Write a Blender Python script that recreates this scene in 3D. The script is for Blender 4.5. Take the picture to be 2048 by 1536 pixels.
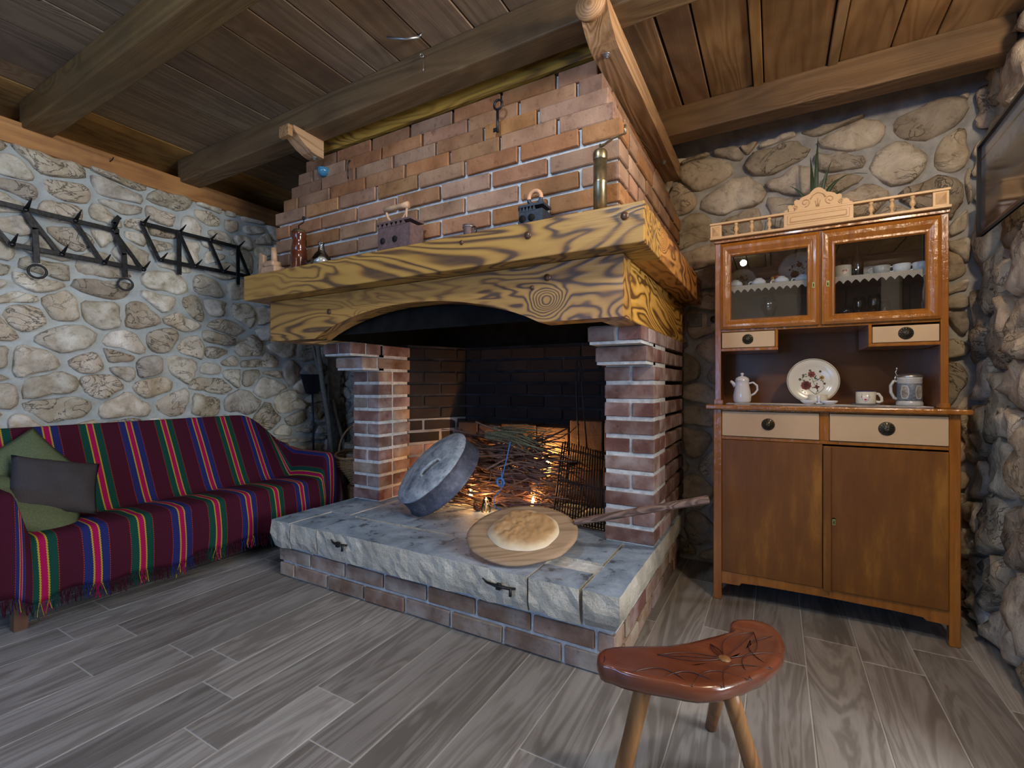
import bpy, bmesh, math, random
from mathutils import Vector, Matrix, noise, Euler
for _o in list(bpy.data.objects): bpy.data.objects.remove(_o)
sc = bpy.context.scene
C = sc.collection
R = random.Random(11)
PI = math.pi

# ------------------------------------------------------------------ camera
YAW = math.atan(526 / 936.0)
cam_d = bpy.data.cameras.new('camera')
cam_d.sensor_width = 36; cam_d.lens = 936 / 2048 * 36; cam_d.shift_y = 0.0005; cam_d.clip_start = 0.02
cam = bpy.data.objects.new('camera', cam_d); C.objects.link(cam)
cam.location = (0, 0, 1.05); cam.rotation_euler = (PI / 2, 0, YAW)
sc.camera = cam
# ------------------------------------------------------------------ world, lights, exposure
sc.view_settings.view_transform = 'Standard'; sc.view_settings.look = 'None'
sc.view_settings.gamma = 1; sc.view_settings.use_curve_mapping = False
sc.view_settings.exposure = 0.15
w = bpy.data.worlds.new('world'); sc.world = w; w.use_nodes = True
w.node_tree.nodes['Background'].inputs[0].default_value = (0.55, 0.72, 1.0, 1)
w.node_tree.nodes['Background'].inputs[1].default_value = 0.3

def area(name, loc, rot, sx, sy, power, col):
    d = bpy.data.lights.new(name, 'AREA'); d.shape = 'RECTANGLE'; d.size = sx; d.size_y = sy
    d.energy = power; d.color = col
    o = bpy.data.objects.new(name, d); C.objects.link(o); o.location = loc; o.rotation_euler = rot
    return o
def aim(p, q):
    return (Vector(q) - Vector(p)).to_track_quat('-Z', 'Y').to_euler()
def point(name, loc, power, col, rad=0.03):
    d = bpy.data.lights.new(name, 'POINT'); d.energy = power; d.color = col; d.shadow_soft_size = rad
    o = bpy.data.objects.new(name, d); C.objects.link(o); o.location = loc; return o
# bluish daylight through the window in the front wall (behind the camera, to the left)
area('daylight_front_window', (-1.55, -1.93, 1.25), aim((-1.55, -1.93, 1.25), (-1.6, 1.2, 0.1)), 1.5, 1.0, 40, (0.22, 0.48, 1.0))
# daylight through the side window on the right, out of frame
area('daylight_side_window', (3.14, 0.55, 1.45), aim((3.14, 0.55, 1.45), (-0.5, 1.85, 1.3)), 1.2, 1.1, 120, (0.88, 0.95, 1.0))
# fill light added on the right, out of frame; no fitting stands there
area('right_fill_light', (1.9, 0.9, 2.1), aim((1.9, 0.9, 2.1), (-0.6, 1.9, 0.4)), 0.8, 0.8, 14, (1.0, 0.92, 0.86))
# wall lamp on the front of the right hand pier, cold ceiling lamps, added warm fill standing in for bounced light
point('wall_lamp_light', (0.70, 1.25, 2.20), 46, (1.0, 0.80, 0.56), 0.06)
point('ceiling_lamp_light', (0.15, 0.40, 2.40), 5, (0.80, 0.92, 1.0), 0.05)
point('ceiling_lamp_light', (-0.80, 0.55, 2.42), 40, (0.70, 0.85, 1.0), 0.07)
point('ceiling_spot_light', (-0.314, -0.76, 2.435), 3, (0.70, 0.85, 1.0), 0.035)
point('warm_fill_light', (-1.3, -1.3, 2.05), 8, (1.0, 0.80, 0.55), 0.08)

# ------------------------------------------------------------------ node helpers
class NT:
    def __init__(s, name):
        s.m = bpy.data.materials.new(name); s.m.use_nodes = True
        s.t = s.m.node_tree; s.n = s.t.nodes; s.l = s.t.links
        s.b = s.n['Principled BSDF']; s.out = s.n['Material Output']
    def node(s, typ, **kw):
        n = s.n.new(typ)
        for k, v in kw.items(): setattr(n, k, v)
        return n
    def link(s, a, b): s.l.new(a, b)
    def coord(s, scale=(1, 1, 1), rnd=True, kind='Object', rot=(0, 0, 0)):
        tc = s.node('ShaderNodeTexCoord'); src = tc.outputs[kind]
        mp = s.node('ShaderNodeMapping'); mp.inputs['Scale'].default_value = scale; mp.inputs['Rotation'].default_value = rot
        if rnd:
            oi = s.node('ShaderNodeObjectInfo'); vm = s.node('ShaderNodeVectorMath', operation='SCALE')
            vm.inputs[0].default_value = (17.3, 31.7, 23.9); s.link(oi.outputs['Random'], vm.inputs['Scale'])
            ad = s.node('ShaderNodeVectorMath', operation='ADD')
            s.link(src, ad.inputs[0]); s.link(vm.outputs[0], ad.inputs[1]); src = ad.outputs[0]
        s.link(src, mp.inputs['Vector']); return mp.outputs[0]
    def noise(s, vec, scale, detail=3, rough=0.5, dist=0.0, out='Fac'):
        n = s.node('ShaderNodeTexNoise'); n.inputs['Scale'].default_value = scale; n.inputs['Detail'].default_value = detail
        n.inputs['Roughness'].default_value = rough; n.inputs['Distortion'].default_value = dist
        s.link(vec, n.inputs['Vector']); return n.outputs[out]
    def math(s, op, a, b=None, c=None, clamp=False):
        n = s.node('ShaderNodeMath', operation=op); n.use_clamp = clamp
        for i, v in enumerate((a, b, c)):
            if v is None: continue
            if isinstance(v, (int, float)): n.inputs[i].default_value = v
            else: s.link(v, n.inputs[i])
        return n.outputs[0]
    def ramp(s, fac, stops, interp='LINEAR'):
        n = s.node('ShaderNodeValToRGB'); n.color_ramp.interpolation = interp
        el = n.color_ramp.elements
        while len(el) < len(stops): el.new(0.5)
        for e, (p, c) in zip(el, stops):
            e.position = p; e.color = (c[0], c[1], c[2], 1) if not isinstance(c, (int, float)) else (c, c, c, 1)
        s.link(fac, n.inputs[0]); return n.outputs[0]
    def mix(s, fac, a, b, mode='MIX'):
        n = s.node('ShaderNodeMix', data_type='RGBA', blend_type=mode)
        for idx, v in ((0, fac), (6, a), (7, b)):
            if isinstance(v, (int, float)): n.inputs[idx].default_value = v
            elif isinstance(v, tuple): n.inputs[idx].default_value = (v[0], v[1], v[2], 1)
            else: s.link(v, n.inputs[idx])
        return n.outputs[2]
    def rand(s):
        return s.node('ShaderNodeObjectInfo').outputs['Random']
    def vary(s, col, amt=0.25, sat=0.0, hue=0.0):
        """per-object brightness variation"""
        r = s.rand(); v = s.math('MULTIPLY_ADD', r, 2 * amt, 1 - amt)
        h = s.node('ShaderNodeHueSaturation'); s.link(col, h.inputs['Color']); s.link(v, h.inputs['Value'])
        if hue:
            q = s.math('FRACT', s.math('MULTIPLY', r, 7.31)); s.link(s.math('MULTIPLY_ADD', q, hue, 0.5 - hue / 2), h.inputs['Hue'])
        if sat:
            q = s.math('FRACT', s.math('MULTIPLY', r, 13.7)); s.link(s.math('MULTIPLY_ADD', q, sat, 1 - sat / 2), h.inputs['Saturation'])
        return h.outputs[0]
    def bump(s, h, strength=0.5, dist=0.01, prev=None):
        n = s.node('ShaderNodeBump'); n.inputs['Strength'].default_value = strength; n.inputs['Distance'].default_value = dist
        s.link(h, n.inputs['Height'])
        if prev is not None: s.link(prev, n.inputs['Normal'])
        return n.outputs[0]
    def done(s, col=None, rough=0.6, normal=None, metal=0.0, spec=0.5, **kw):
        if col is not None:
            if isinstance(col, tuple): s.b.inputs['Base Color'].default_value = (col[0], col[1], col[2], 1)
            else: s.link(col, s.b.inputs['Base Color'])
        if isinstance(rough, (int, float)): s.b.inputs['Roughness'].default_value = rough
        else: s.link(rough, s.b.inputs['Roughness'])
        s.b.inputs['Metallic'].default_value = metal
        s.b.inputs['Specular IOR Level'].default_value = spec
        if normal is not None: s.link(normal, s.b.inputs['Normal'])
        for k, v in kw.items(): s.b.inputs[k].default_value = v
        return s.m

def plain(name, col, rough=0.5, metal=0.0, nscale=0, namt=0.2, bump=0.0, spec=0.5, **kw):
    t = NT(name)
    if nscale:
        v = t.coord(); n = t.noise(v, nscale, 4, 0.6)
        c = t.ramp(n, [(0.3, tuple(x * (1 - namt) for x in col)), (0.7, tuple(min(1, x * (1 + namt)) for x in col))])
        nm = t.bump(n, bump, 0.004) if bump else None
        return t.done(c, rough, nm, metal, spec, **kw)
    return t.done(col, rough, None, metal, spec, **kw)

def wood(name, light, mid, dark, axis=0, freq=9.0, across=6.0, along=0.9, rough=0.5, vary=0.2, contrast=1.0, knots=True, fiber=0.35, bumpd=0.002, coat=0.0, stain=None, rnd=True, gam=1.0, det=2):
    """flat-sawn grain: contour lines of a stretched noise field, fine fibre, knots"""
    t = NT(name)
    s = [across, across, across]; s[axis] = along
    v = t.coord(tuple(s), rnd)
    base = t.noise(v, 1.0, det, 0.45, 0.6)
    if knots:
        vv = t.coord(tuple(x * 0.55 if i != axis else x * 1.9 for i, x in enumerate(s)), rnd)
        vo = t.node('ShaderNodeTexVoronoi'); vo.inputs['Scale'].default_value = 1.1; t.link(vv, vo.inputs['Vector'])
        kd = vo.outputs['Distance']
        k = t.math('SUBTRACT', 0.24, kd, clamp=True); k2 = t.math('MULTIPLY', t.math('MULTIPLY', k, k), 11.0)
        base = t.math('ADD', base, k2)
    wv = t.math('SINE', t.math('MULTIPLY', base, freq * 2 * PI))
    g = t.math('POWER', t.math('MULTIPLY_ADD', wv, 0.5, 0.5), gam)
    s2 = [150, 150, 150]; s2[axis] = 5
    f = t.noise(t.coord(tuple(s2), rnd), 1.0, 2, 0.6)
    f2 = [22, 22, 22]; f2[axis] = 1.2
    bd = t.noise(t.coord(tuple(f2), rnd), 1.0, 3, 0.6)
    if gam > 1.2:
        mk = t.ramp(t.noise(t.coord(tuple(x * .55 for x in s), rnd), 1.3, 2), [(0.32, 0.45), (0.52, 1.0)]); g = t.math('MULTIPLY', g, mk)
    g2 = t.math('ADD', t.math('MULTIPLY', g, contrast), t.math('MULTIPLY', t.math('SUBTRACT', bd, 0.5), 0.9), clamp=True)
    c = t.ramp(g2, [(0.0, light), (0.5, mid), (1.0, dark)])
    c = t.mix(t.math('MULTIPLY', f, fiber), c, tuple(x * 0.45 for x in mid), 'MIX')
    if knots:
        kc = t.math('LESS_THAN', kd, 0.055)
        c = t.mix(t.math('MULTIPLY', kc, 0.85), c, tuple(x * 0.35 for x in dark))
    if stain:
        sn = t.noise(t.coord((1.4, 1.4, 1.4), rnd), 1.3, 4, 0.65)
        sm = t.ramp(sn, [(0.47, 0.0), (0.68, 1.0)])
        c = t.mix(t.math('MULTIPLY', sm, stain[1]), c, stain[0])
    if vary: c = t.vary(c, vary, 0.2, 0.02)
    nm = t.bump(t.math('ADD', g, f), 0.35, bumpd)
    return t.done(c, rough, nm, 0, 0.4, **({'Coat Weight': coat, 'Coat Roughness': 0.12} if coat else {}))

def stone_mat(name, cols, scale=9, rough=0.85, vary=0.28, bump=1.0, warm=0.015):
    t = NT(name); v = t.coord()
    n1 = t.noise(v, scale, 8, 0.65, 0.4); n2 = t.noise(v, scale * 3.7, 6, 0.7); n3 = t.noise(v, scale * 0.35, 3)
    c = t.ramp(n1, [(0.25, cols[0]), (0.47, cols[1]), (0.68, cols[2])])
    c = t.mix(t.ramp(n3, [(0.42, 0.0), (0.62, 0.55)]), c, cols[3])
    c = t.mix(t.ramp(n2, [(0.30, 0.5), (0.46, 0.0)]), c, tuple(x * 0.4 for x in cols[0]))
    cr = t.noise(t.coord((1, 1, 1.5)), scale * 0.9, 5, 0.6, 1.2)
    crk = t.ramp(t.math('ABSOLUTE', t.math('SUBTRACT', cr, 0.5)), [(0.0, 1.0), (0.014, 0.0)])
    msk = t.ramp(n3, [(0.47, 0.0), (0.58, 1.0)])
    crk = t.math('MULTIPLY', crk, msk)
    c = t.mix(t.math('MULTIPLY', crk, 0.16), c, tuple(x * 0.30 for x in cols[0]))
    c = t.vary(c, vary, 0.3, warm)
    h = t.math('SUBTRACT', t.math('ADD', t.math('MULTIPLY', n1, 1.2), t.math('MULTIPLY', n2, 0.5)), t.math('MULTIPLY', crk, 0.5))
    return t.done(c, rough, t.bump(h, bump, 0.016), 0, 0.25)

# ------------------------------------------------------------------ object helpers
def wl(o):
    v = Vector((0, 0, 0))
    while o is not None:
        v += o.location; o = o.parent
    return v
class MB:
    """collects primitive shapes into one bmesh, then links them as one mesh object"""
    def __init__(s): s.b = bmesh.new(); s.mi = 0
    def _merge(s, vs): 
        return vs
    def raw(s, verts, faces, smooth=False, mi=None):
        vs = [s.b.verts.new(v) for v in verts]
        for f in faces:
            try:
                fc = s.b.faces.new([vs[i] for i in f]); fc.smooth = smooth; fc.material_index = s.mi if mi is None else mi
            except ValueError: pass
        return vs
    def box(s, c, d, bev=0.0, rot=None, seg=1, taper=None):
        r = bmesh.new(); bmesh.ops.create_cube(r, size=1)
        for v in r.verts: v.co = Vector((v.co.x * d[0], v.co.y * d[1], v.co.z * d[2]))
        if bev: bmesh.ops.bevel(r, geom=r.edges[:], offset=bev, segments=seg, profile=0.5, affect='EDGES')
        M = (rot.to_matrix() if isinstance(rot, Euler) else rot) if rot is not None else Matrix.Identity(3)
        r.verts.index_update()
        s.raw([M @ v.co + Vector(c) for v in r.verts], [[q.index for q in f.verts] for f in r.faces]); r.free(); return s
    def box2(s, lo, hi, bev=0.0, seg=1):
        return s.box([(a + b) / 2 for a, b in zip(lo, hi)], [abs(b - a) for a, b in zip(lo, hi)], bev, None, seg)
    def tube(s, pts, r, n=8, caps=True, smooth=True, flat=None):
        pts = [Vector(p) for p in pts]; m = len(pts)
        rs = r if isinstance(r, (list, tuple)) else [r] * m
        up = None; vs = []
        for i, p in enumerate(pts):
            t = (pts[min(i + 1, m - 1)] - pts[max(i - 1, 0)]).normalized()
            if up is None:
                up = Vector((0, 0, 1)) if abs(t.z) < 0.9 else Vector((1, 0, 0))
            a = t.cross(up)
            if a.length < 1e-5: a = t.cross(Vector((0, 1, 0)))
            a.normalize(); b = a.cross(t).normalized(); up = b
            fx, fy = flat if flat else (1, 1)
            for k in range(n):
                an = 2 * PI * k / n; vs.append(p + (a * math.cos(an) * fx + b * math.sin(an) * fy) * rs[i])
        fs = [[i * n + k, i * n + (k + 1) % n, (i + 1) * n + (k + 1) % n, (i + 1) * n + k] for i in range(m - 1) for k in range(n)]
        if caps: fs += [list(range(n))[::-1], [(m - 1) * n + k for k in range(n)]]
        s.raw(vs, fs, smooth); return s
    def lathe(s, prof, c=(0, 0, 0), n=24, smooth=True, M=None, caps=False):
        vs = []; c = Vector(c)
        for (r, z) in prof:
            for k in range(n):
                a = 2 * PI * k / n; p = Vector((r * math.cos(a), r * math.sin(a), z))
                vs.append((M @ p if M is not None else p) + c)
        m = len(prof)
        fs = [[i * n + k, i * n + (k + 1) % n, (i + 1) * n + (k + 1) % n, (i + 1) * n + k] for i in range(m - 1) for k in range(n)]
        if caps: fs += [list(range(n))[::-1], [(m - 1) * n + k for k in range(n)]]
        s.raw(vs, fs, smooth); return s
    def torus(s, c, R_, r, M=None, n=24, k=8, a0=0, a1=2 * PI):
        full = abs(a1 - a0 - 2 * PI) < 1e-6; cnt = n if full else n + 1; vs = []
        for i in range(cnt):
            a = a0 + (a1 - a0) * i / n
            for j in range(k):
                b = 2 * PI * j / k
                p = Vector(((R_ + r * math.cos(b)) * math.cos(a), (R_ + r * math.cos(b)) * math.sin(a), r * math.sin(b)))
                vs.append((M @ p if M is not None else p) + Vector(c))
        fs = []
        for i in range(n):
            i2 = (i + 1) % cnt if full else i + 1
            for j in range(k): fs.append([i * k + j, i2 * k + j, i2 * k + (j + 1) % k, i * k + (j + 1) % k])
        s.raw(vs, fs, True); return s
    def prism(s, poly, y0, y1, axis='y', M=None, c=(0, 0, 0)):
        """poly of 2-D points extruded along an axis"""
        def P(a, b, t):
            p = Vector({'y': (a, t, b), 'x': (t, a, b), 'z': (a, b, t)}[axis])
            return (M @ p if M is not None else p) + Vector(c)
        n = len(poly)
        vs = [P(a, b, y0) for a, b in poly] + [P(a, b, y1) for a, b in poly]
        fs = [list(range(n)), [n + i for i in range(n)][::-1]] + [[i, n + i, n + (i + 1) % n, (i + 1) % n] for i in range(n)]
        s.raw(vs, fs); return s
    def mesh(s, name, mats, center=True):
        bmesh.ops.recalc_face_normals(s.b, faces=s.b.faces[:])
        me = bpy.data.meshes.new(name)
        c = Vector((0, 0, 0))
        if center and s.b.verts:
            lo = Vector([min(v.co[i] for v in s.b.verts) for i in range(3)]); hi = Vector([max(v.co[i] for v in s.b.verts) for i in range(3)])
            c = (lo + hi) / 2
            for v in s.b.verts: v.co -= c
        s.b.to_mesh(me); s.b.free()
        for m in (mats if isinstance(mats, (list, tuple)) else [mats]): me.materials.append(m)
        return me, c
    def build(s, name, mats, parent=None, local=False, **props):
        me, c = s.mesh(name, mats)
        o = bpy.data.objects.new(name, me); C.objects.link(o)
        if parent is not None:
            o.parent = parent; o.location = c if local else c - wl(parent)
        else: o.location = c
        for k, v in props.items(): o[k] = v
        return o
def thing(name, label, cat, loc, rz=0, group=None, rot=None):
    o = bpy.data.objects.new(name, None); C.objects.link(o); o.empty_display_size = 0.05
    o.location = loc; o.rotation_euler = rot if rot else (0, 0, rz); o['label'] = label; o['category'] = cat
    if group: o['group'] = group
    return o
def inst(me, name, loc, rot=(0, 0, 0), parent=None, scale=(1, 1, 1), **props):
    o = bpy.data.objects.new(name, me); C.objects.link(o)
    if parent is not None: o.parent = parent; o.location = Vector(loc) - wl(parent)
    else: o.location = loc
    o.rotation_euler = rot; o.scale = scale
    for k, v in props.items(): o[k] = v
    return o
def copy_tree(o, parent=None):
    c = o.copy(); C.objects.link(c); c.parent = parent
    for ch in list(o.children): copy_tree(ch, c)
    return c
def tag(o, label, cat, group=None):
    o['label'] = label; o['category'] = cat
    if group: o['group'] = group
    return o

# ------------------------------------------------------------------ materials
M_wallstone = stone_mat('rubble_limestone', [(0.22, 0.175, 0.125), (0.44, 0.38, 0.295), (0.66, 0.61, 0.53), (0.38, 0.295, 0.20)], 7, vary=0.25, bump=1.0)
M_darkstone = stone_mat('brown_limestone', [(0.19, 0.145, 0.10), (0.42, 0.34, 0.25), (0.60, 0.51, 0.39), (0.34, 0.26, 0.17)], 7, vary=0.28, bump=1.0)  # darker, browner limestone for the back and right walls
t = NT('lime_mortar'); v = t.coord(rnd=False); n = t.noise(v, 14, 6, 0.7); n2 = t.noise(v, 2.0, 3)
M_mortar = t.done(t.ramp(t.math('ADD', t.math('MULTIPLY', n, 0.5), t.math('MULTIPLY', n2, 0.5)), [(0.35, (0.28, 0.30, 0.30)), (0.65, (0.46, 0.48, 0.47))]), 0.9, t.bump(n, 0.8, 0.012), 0, 0.2)
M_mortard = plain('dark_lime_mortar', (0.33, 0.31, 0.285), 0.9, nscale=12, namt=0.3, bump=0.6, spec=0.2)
M_joint = plain('brick_mortar', (0.47, 0.48, 0.48), 0.9, nscale=40, namt=0.25, bump=0.6, spec=0.2)
def brick_mat(name, a, b, c_, sooty=0.0, dusty=0.0, vary=0.25, hue=0.015):
    t = NT(name); v = t.coord(); n = t.noise(v, 30, 6, 0.7); n2 = t.noise(v, 7, 3); n3 = t.noise(v, 90, 3, 0.6)
    c = t.ramp(n2, [(0.3, a), (0.5, b), (0.72, c_)])
    c = t.mix(t.ramp(n, [(0.28, 0.7), (0.45, 0.0)]), c, tuple(x * 0.45 for x in a))
    if dusty: c = t.mix(t.ramp(n2, [(0.45, 0.0), (0.7, dusty)]), c, (0.45, 0.45, 0.46))
    if sooty: c = t.mix(sooty, c, (0.012, 0.010, 0.009))
    c = t.vary(c, vary, 0.35, hue)
    return t.done(c, 0.85, t.bump(t.math('ADD', n, t.math('MULTIPLY', n3, 0.5)), 0.55, 0.005), 0, 0.25)
M_brick = brick_mat('hood_brick', (0.185, 0.090, 0.048), (0.26, 0.132, 0.072), (0.335, 0.185, 0.105), vary=0.2, hue=0.012)
M_pbrick = brick_mat('pillar_brick', (0.120, 0.066, 0.056), (0.19, 0.105, 0.088), (0.26, 0.155, 0.13), dusty=0.4)
M_base = brick_mat('plinth_brick', (0.15, 0.095, 0.065), (0.24, 0.165, 0.125), (0.33, 0.27, 0.21), dusty=0.2)
M_soot = brick_mat('sooty_brick', (0.08, 0.06, 0.055), (0.13, 0.10, 0.09), (0.2, 0.15, 0.13), sooty=0.95)
M_sootj = plain('sooty_mortar', (0.028, 0.028, 0.03), 0.95, nscale=6, namt=0.6, spec=0.1)
M_fback = brick_mat('fireback_block', (0.07, 0.045, 0.032), (0.11, 0.07, 0.045), (0.15, 0.10, 0.065), sooty=0.45)
M_midj = plain('smoked_mortar', (0.17, 0.18, 0.19), 0.9, nscale=6, namt=0.5)
M_black = plain('soot_and_hole_black', (0.012, 0.011, 0.010), 0.95, nscale=12, namt=0.4, spec=0.1)  # soot in the smoke chamber; plain black for board gaps and holes
t = NT('hearth_limestone'); v = t.coord(rnd=False); n = t.noise(v, 55, 5, 0.75); n2 = t.noise(v, 6, 5, 0.65); n3 = t.noise(v, 2.2, 5, 0.65, 0.5)
c = t.ramp(n2, [(0.3, (0.36, 0.33, 0.27)), (0.55, (0.50, 0.47, 0.40)), (0.75, (0.62, 0.60, 0.54))])
c = t.mix(t.ramp(n, [(0.30, 0.55), (0.45, 0.0)]), c, (0.16, 0.14, 0.11))
M_hearth = t.done(c, 0.8, t.bump(t.math('ADD', n, t.math('MULTIPLY', n2, 0.7)), 1.0, 0.012), 0, 0.3)
t = NT('ash_slab_blue_light'); v = t.coord(rnd=False); n = t.noise(v, 60, 5, 0.7); n2 = t.noise(v, 5, 6, 0.7, 0.6); n3 = t.noise(v, 14, 5, 0.7)
c = t.ramp(n2, [(0.30, (0.10, 0.135, 0.18)), (0.48, (0.185, 0.245, 0.32)), (0.66, (0.29, 0.36, 0.45))])  # ash tones with the blue of the cool light painted into the colour
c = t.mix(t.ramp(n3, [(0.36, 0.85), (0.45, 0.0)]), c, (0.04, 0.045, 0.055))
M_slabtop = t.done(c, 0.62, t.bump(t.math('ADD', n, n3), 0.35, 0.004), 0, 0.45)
M_beam = wood('old_beam_wood', (0.235, 0.135, 0.055), (0.175, 0.095, 0.037), (0.08, 0.04, 0.018), 0, freq=9, across=5, along=0.6, rough=0.6, vary=0.08, contrast=0.5, fiber=0.6, stain=((0.085, 0.052, 0.027), 0.7), bumpd=0.004)
M_header = wood('header_wood', (0.50, 0.30, 0.15), (0.40, 0.225, 0.10), (0.17, 0.085, 0.038), 1, freq=16, across=8, along=0.8, rough=0.55, vary=0.06, contrast=0.7, fiber=0.45)
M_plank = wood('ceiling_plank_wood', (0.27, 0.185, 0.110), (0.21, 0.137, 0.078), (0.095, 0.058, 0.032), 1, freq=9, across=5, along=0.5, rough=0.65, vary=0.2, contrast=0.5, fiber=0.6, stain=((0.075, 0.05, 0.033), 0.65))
M_plankR = wood('warm_lit_ceiling_plank_wood', (0.44, 0.275, 0.13), (0.36, 0.21, 0.09), (0.15, 0.08, 0.032), 1, freq=11, across=5.5, along=0.55, rough=0.6, vary=0.12, contrast=0.6, fiber=0.45, stain=((0.12, 0.065, 0.03), 0.6))  # lighter copy for the right-hand boards, warm light painted into the colour
M_plate = wood('wall_plate_wood', (0.50, 0.28, 0.11), (0.40, 0.21, 0.08), (0.13, 0.06, 0.028), 1, freq=9, across=5, along=0.6, rough=0.6, vary=0.05, contrast=0.6, fiber=0.45, stain=((0.12, 0.06, 0.028), 0.75))
M_flame = wood('scorched_mantel_wood', (0.42, 0.235, 0.062), (0.31, 0.16, 0.043), (0.075, 0.040, 0.024), 0, freq=21, across=4.2, along=0.95, det=3, rough=0.42, vary=0.04, contrast=1.0, fiber=0.2, coat=0.12, gam=1.5)
M_flameY = wood('scorched_lit_side_wood', (0.56, 0.31, 0.11), (0.42, 0.21, 0.065), (0.075, 0.032, 0.016), 1, freq=21, across=4.2, along=0.95, det=3, rough=0.42, vary=0.04, contrast=1.0, fiber=0.2, coat=0.12, gam=1.5)  # lighter copy for the side timbers, warm side light put into the colour
t = NT('wood_look_tile'); v = t.coord((5, 0.55, 5)); n = t.noise(v, 1.3, 4, 0.6, 1.0); w2 = t.math('SINE', t.math('MULTIPLY', n, 46)); f = t.noise(t.coord((120, 4, 120)), 1, 3, 0.6)
n3 = t.noise(t.coord((4, 0.8, 4)), 1.5, 3, 0.6)
c = t.ramp(t.math('ADD', t.math('MULTIPLY', n3, 0.75), t.math('MULTIPLY', w2, 0.10)), [(0.22, (0.14, 0.128, 0.118)), (0.40, (0.24, 0.225, 0.212)), (0.55, (0.31, 0.295, 0.28))])
c = t.mix(t.math('MULTIPLY', f, 0.35), c, (0.13, 0.10, 0.075)); c = t.vary(c, 0.22, 0.15, 0.0)
M_tile = t.done(c, t.math('MULTIPLY_ADD', f, 0.2, 0.34), t.bump(t.math('ADD', f, t.math('MULTIPLY', w2, 0.3)), 0.12, 0.001), 0, 0.4)
M_grout = plain('floor_grout', (0.36, 0.35, 0.33), 0.9, spec=0.2)
M_plaster = plain('room_plaster', (0.42, 0.36, 0.28), 0.9, nscale=4, namt=0.12, spec=0.2)
M_iron = plain('wrought_iron', (0.022, 0.022, 0.024), 0.42, 0.7, nscale=60, namt=0.4, bump=0.3)
M_steel = plain('zinc_steel', (0.42, 0.42, 0.42), 0.35, 0.9)
M_brass = plain('aged_brass', (0.30, 0.24, 0.14), 0.32, 0.9, nscale=25, namt=0.4)
M_white = plain('white_glaze', (0.70, 0.71, 0.74), 0.14)
M_cream = plain('cream_glaze', (0.62, 0.58, 0.48), 0.2)
t = NT('varnished_orange_brown_paint'); v = t.coord(); n = t.noise(v, 18, 5, 0.6); n2 = t.noise(t.coord((40, 40, 3)), 1, 3)
c = t.ramp(n2, [(0.3, (0.25, 0.082, 0.010)), (0.7, (0.36, 0.130, 0.018))])
M_gloss = t.done(c, 0.22, t.bump(t.math('ADD', n, n2), 0.7, 0.007), 0, 0.5, **{'Coat Weight': 0.8, 'Coat Roughness': 0.10})
t = NT('rubbed_brown_paint'); n = t.noise(t.coord((7, 7, 1.6), False), 1.2, 5, 0.65); f = t.noise(t.coord((90, 90, 3)), 1, 3); e = t.noise(t.coord((3, 3, 3), False), 1.5, 4, .7)
c = t.ramp(n, [(0.40, (0.15, 0.05, 0.005)), (0.55, (0.20, 0.072, 0.007)), (0.72, (0.36, 0.15, 0.016))])
c = t.mix(t.math('MULTIPLY', f, 0.3), c, (0.09, 0.04, 0.012))
M_door = t.done(c, 0.5, t.bump(f, 0.15, 0.002), 0, 0.4)
M_niche = plain('brown_back_panel', (0.14, 0.052, 0.014), 0.3, nscale=5, namt=0.3, bump=0.3)
M_creamw = plain('cream_painted_wood', (0.62, 0.39, 0.19), 0.42, nscale=6, namt=0.07)
M_creamd = plain('cream_drawer_paint', (0.54, 0.37, 0.21), 0.5, nscale=5, namt=0.08)
M_doily = plain('white_lace', (0.66, 0.62, 0.56), 0.9)
def glass(name, tint=(1, 1, 1), rough=0.0, base=0.04, fr=1.5):
    t = NT(name); t.n.remove(t.b)
    tr = t.node('ShaderNodeBsdfTransparent'); tr.inputs[0].default_value = (*tint, 1)
    gl = t.node('ShaderNodeBsdfGlossy'); gl.inputs['Roughness'].default_value = rough
    fn = t.node('ShaderNodeFresnel'); fn.inputs['IOR'].default_value = fr
    mx = t.node('ShaderNodeMixShader'); t.link(t.math('ADD', fn.outputs[0], base, clamp=True), mx.inputs[0])
    t.link(tr.outputs[0], mx.inputs[1]); t.link(gl.outputs[0], mx.inputs[2]); t.link(mx.outputs[0], t.out.inputs[0])
    return t.m
M_pane = glass('window_glass', (0.93, 0.95, 0.97), 0.0, 0.05, 1.5)
M_glass = glass('table_glass', (0.9, 0.92, 0.93), 0.02, 0.10, 1.5)
M_green = plain('sage_linen', (0.095, 0.115, 0.062), 0.9, nscale=220, namt=0.25, bump=0.2, spec=0.1)
M_greyc = plain('charcoal_cotton', (0.050, 0.044, 0.047), 0.9, nscale=260, namt=0.2, bump=0.15, spec=0.1)

# ------------------------------------------------------------------ room shell
XL, XR, YB, ZC = -3.42, 0.80, 2.98, 2.53
def struct(name, mb, mats, **kw):
    o = mb.build(name, mats, None); o['kind'] = 'structure'
    for k, v in kw.items(): o[k] = v
    return o
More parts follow.
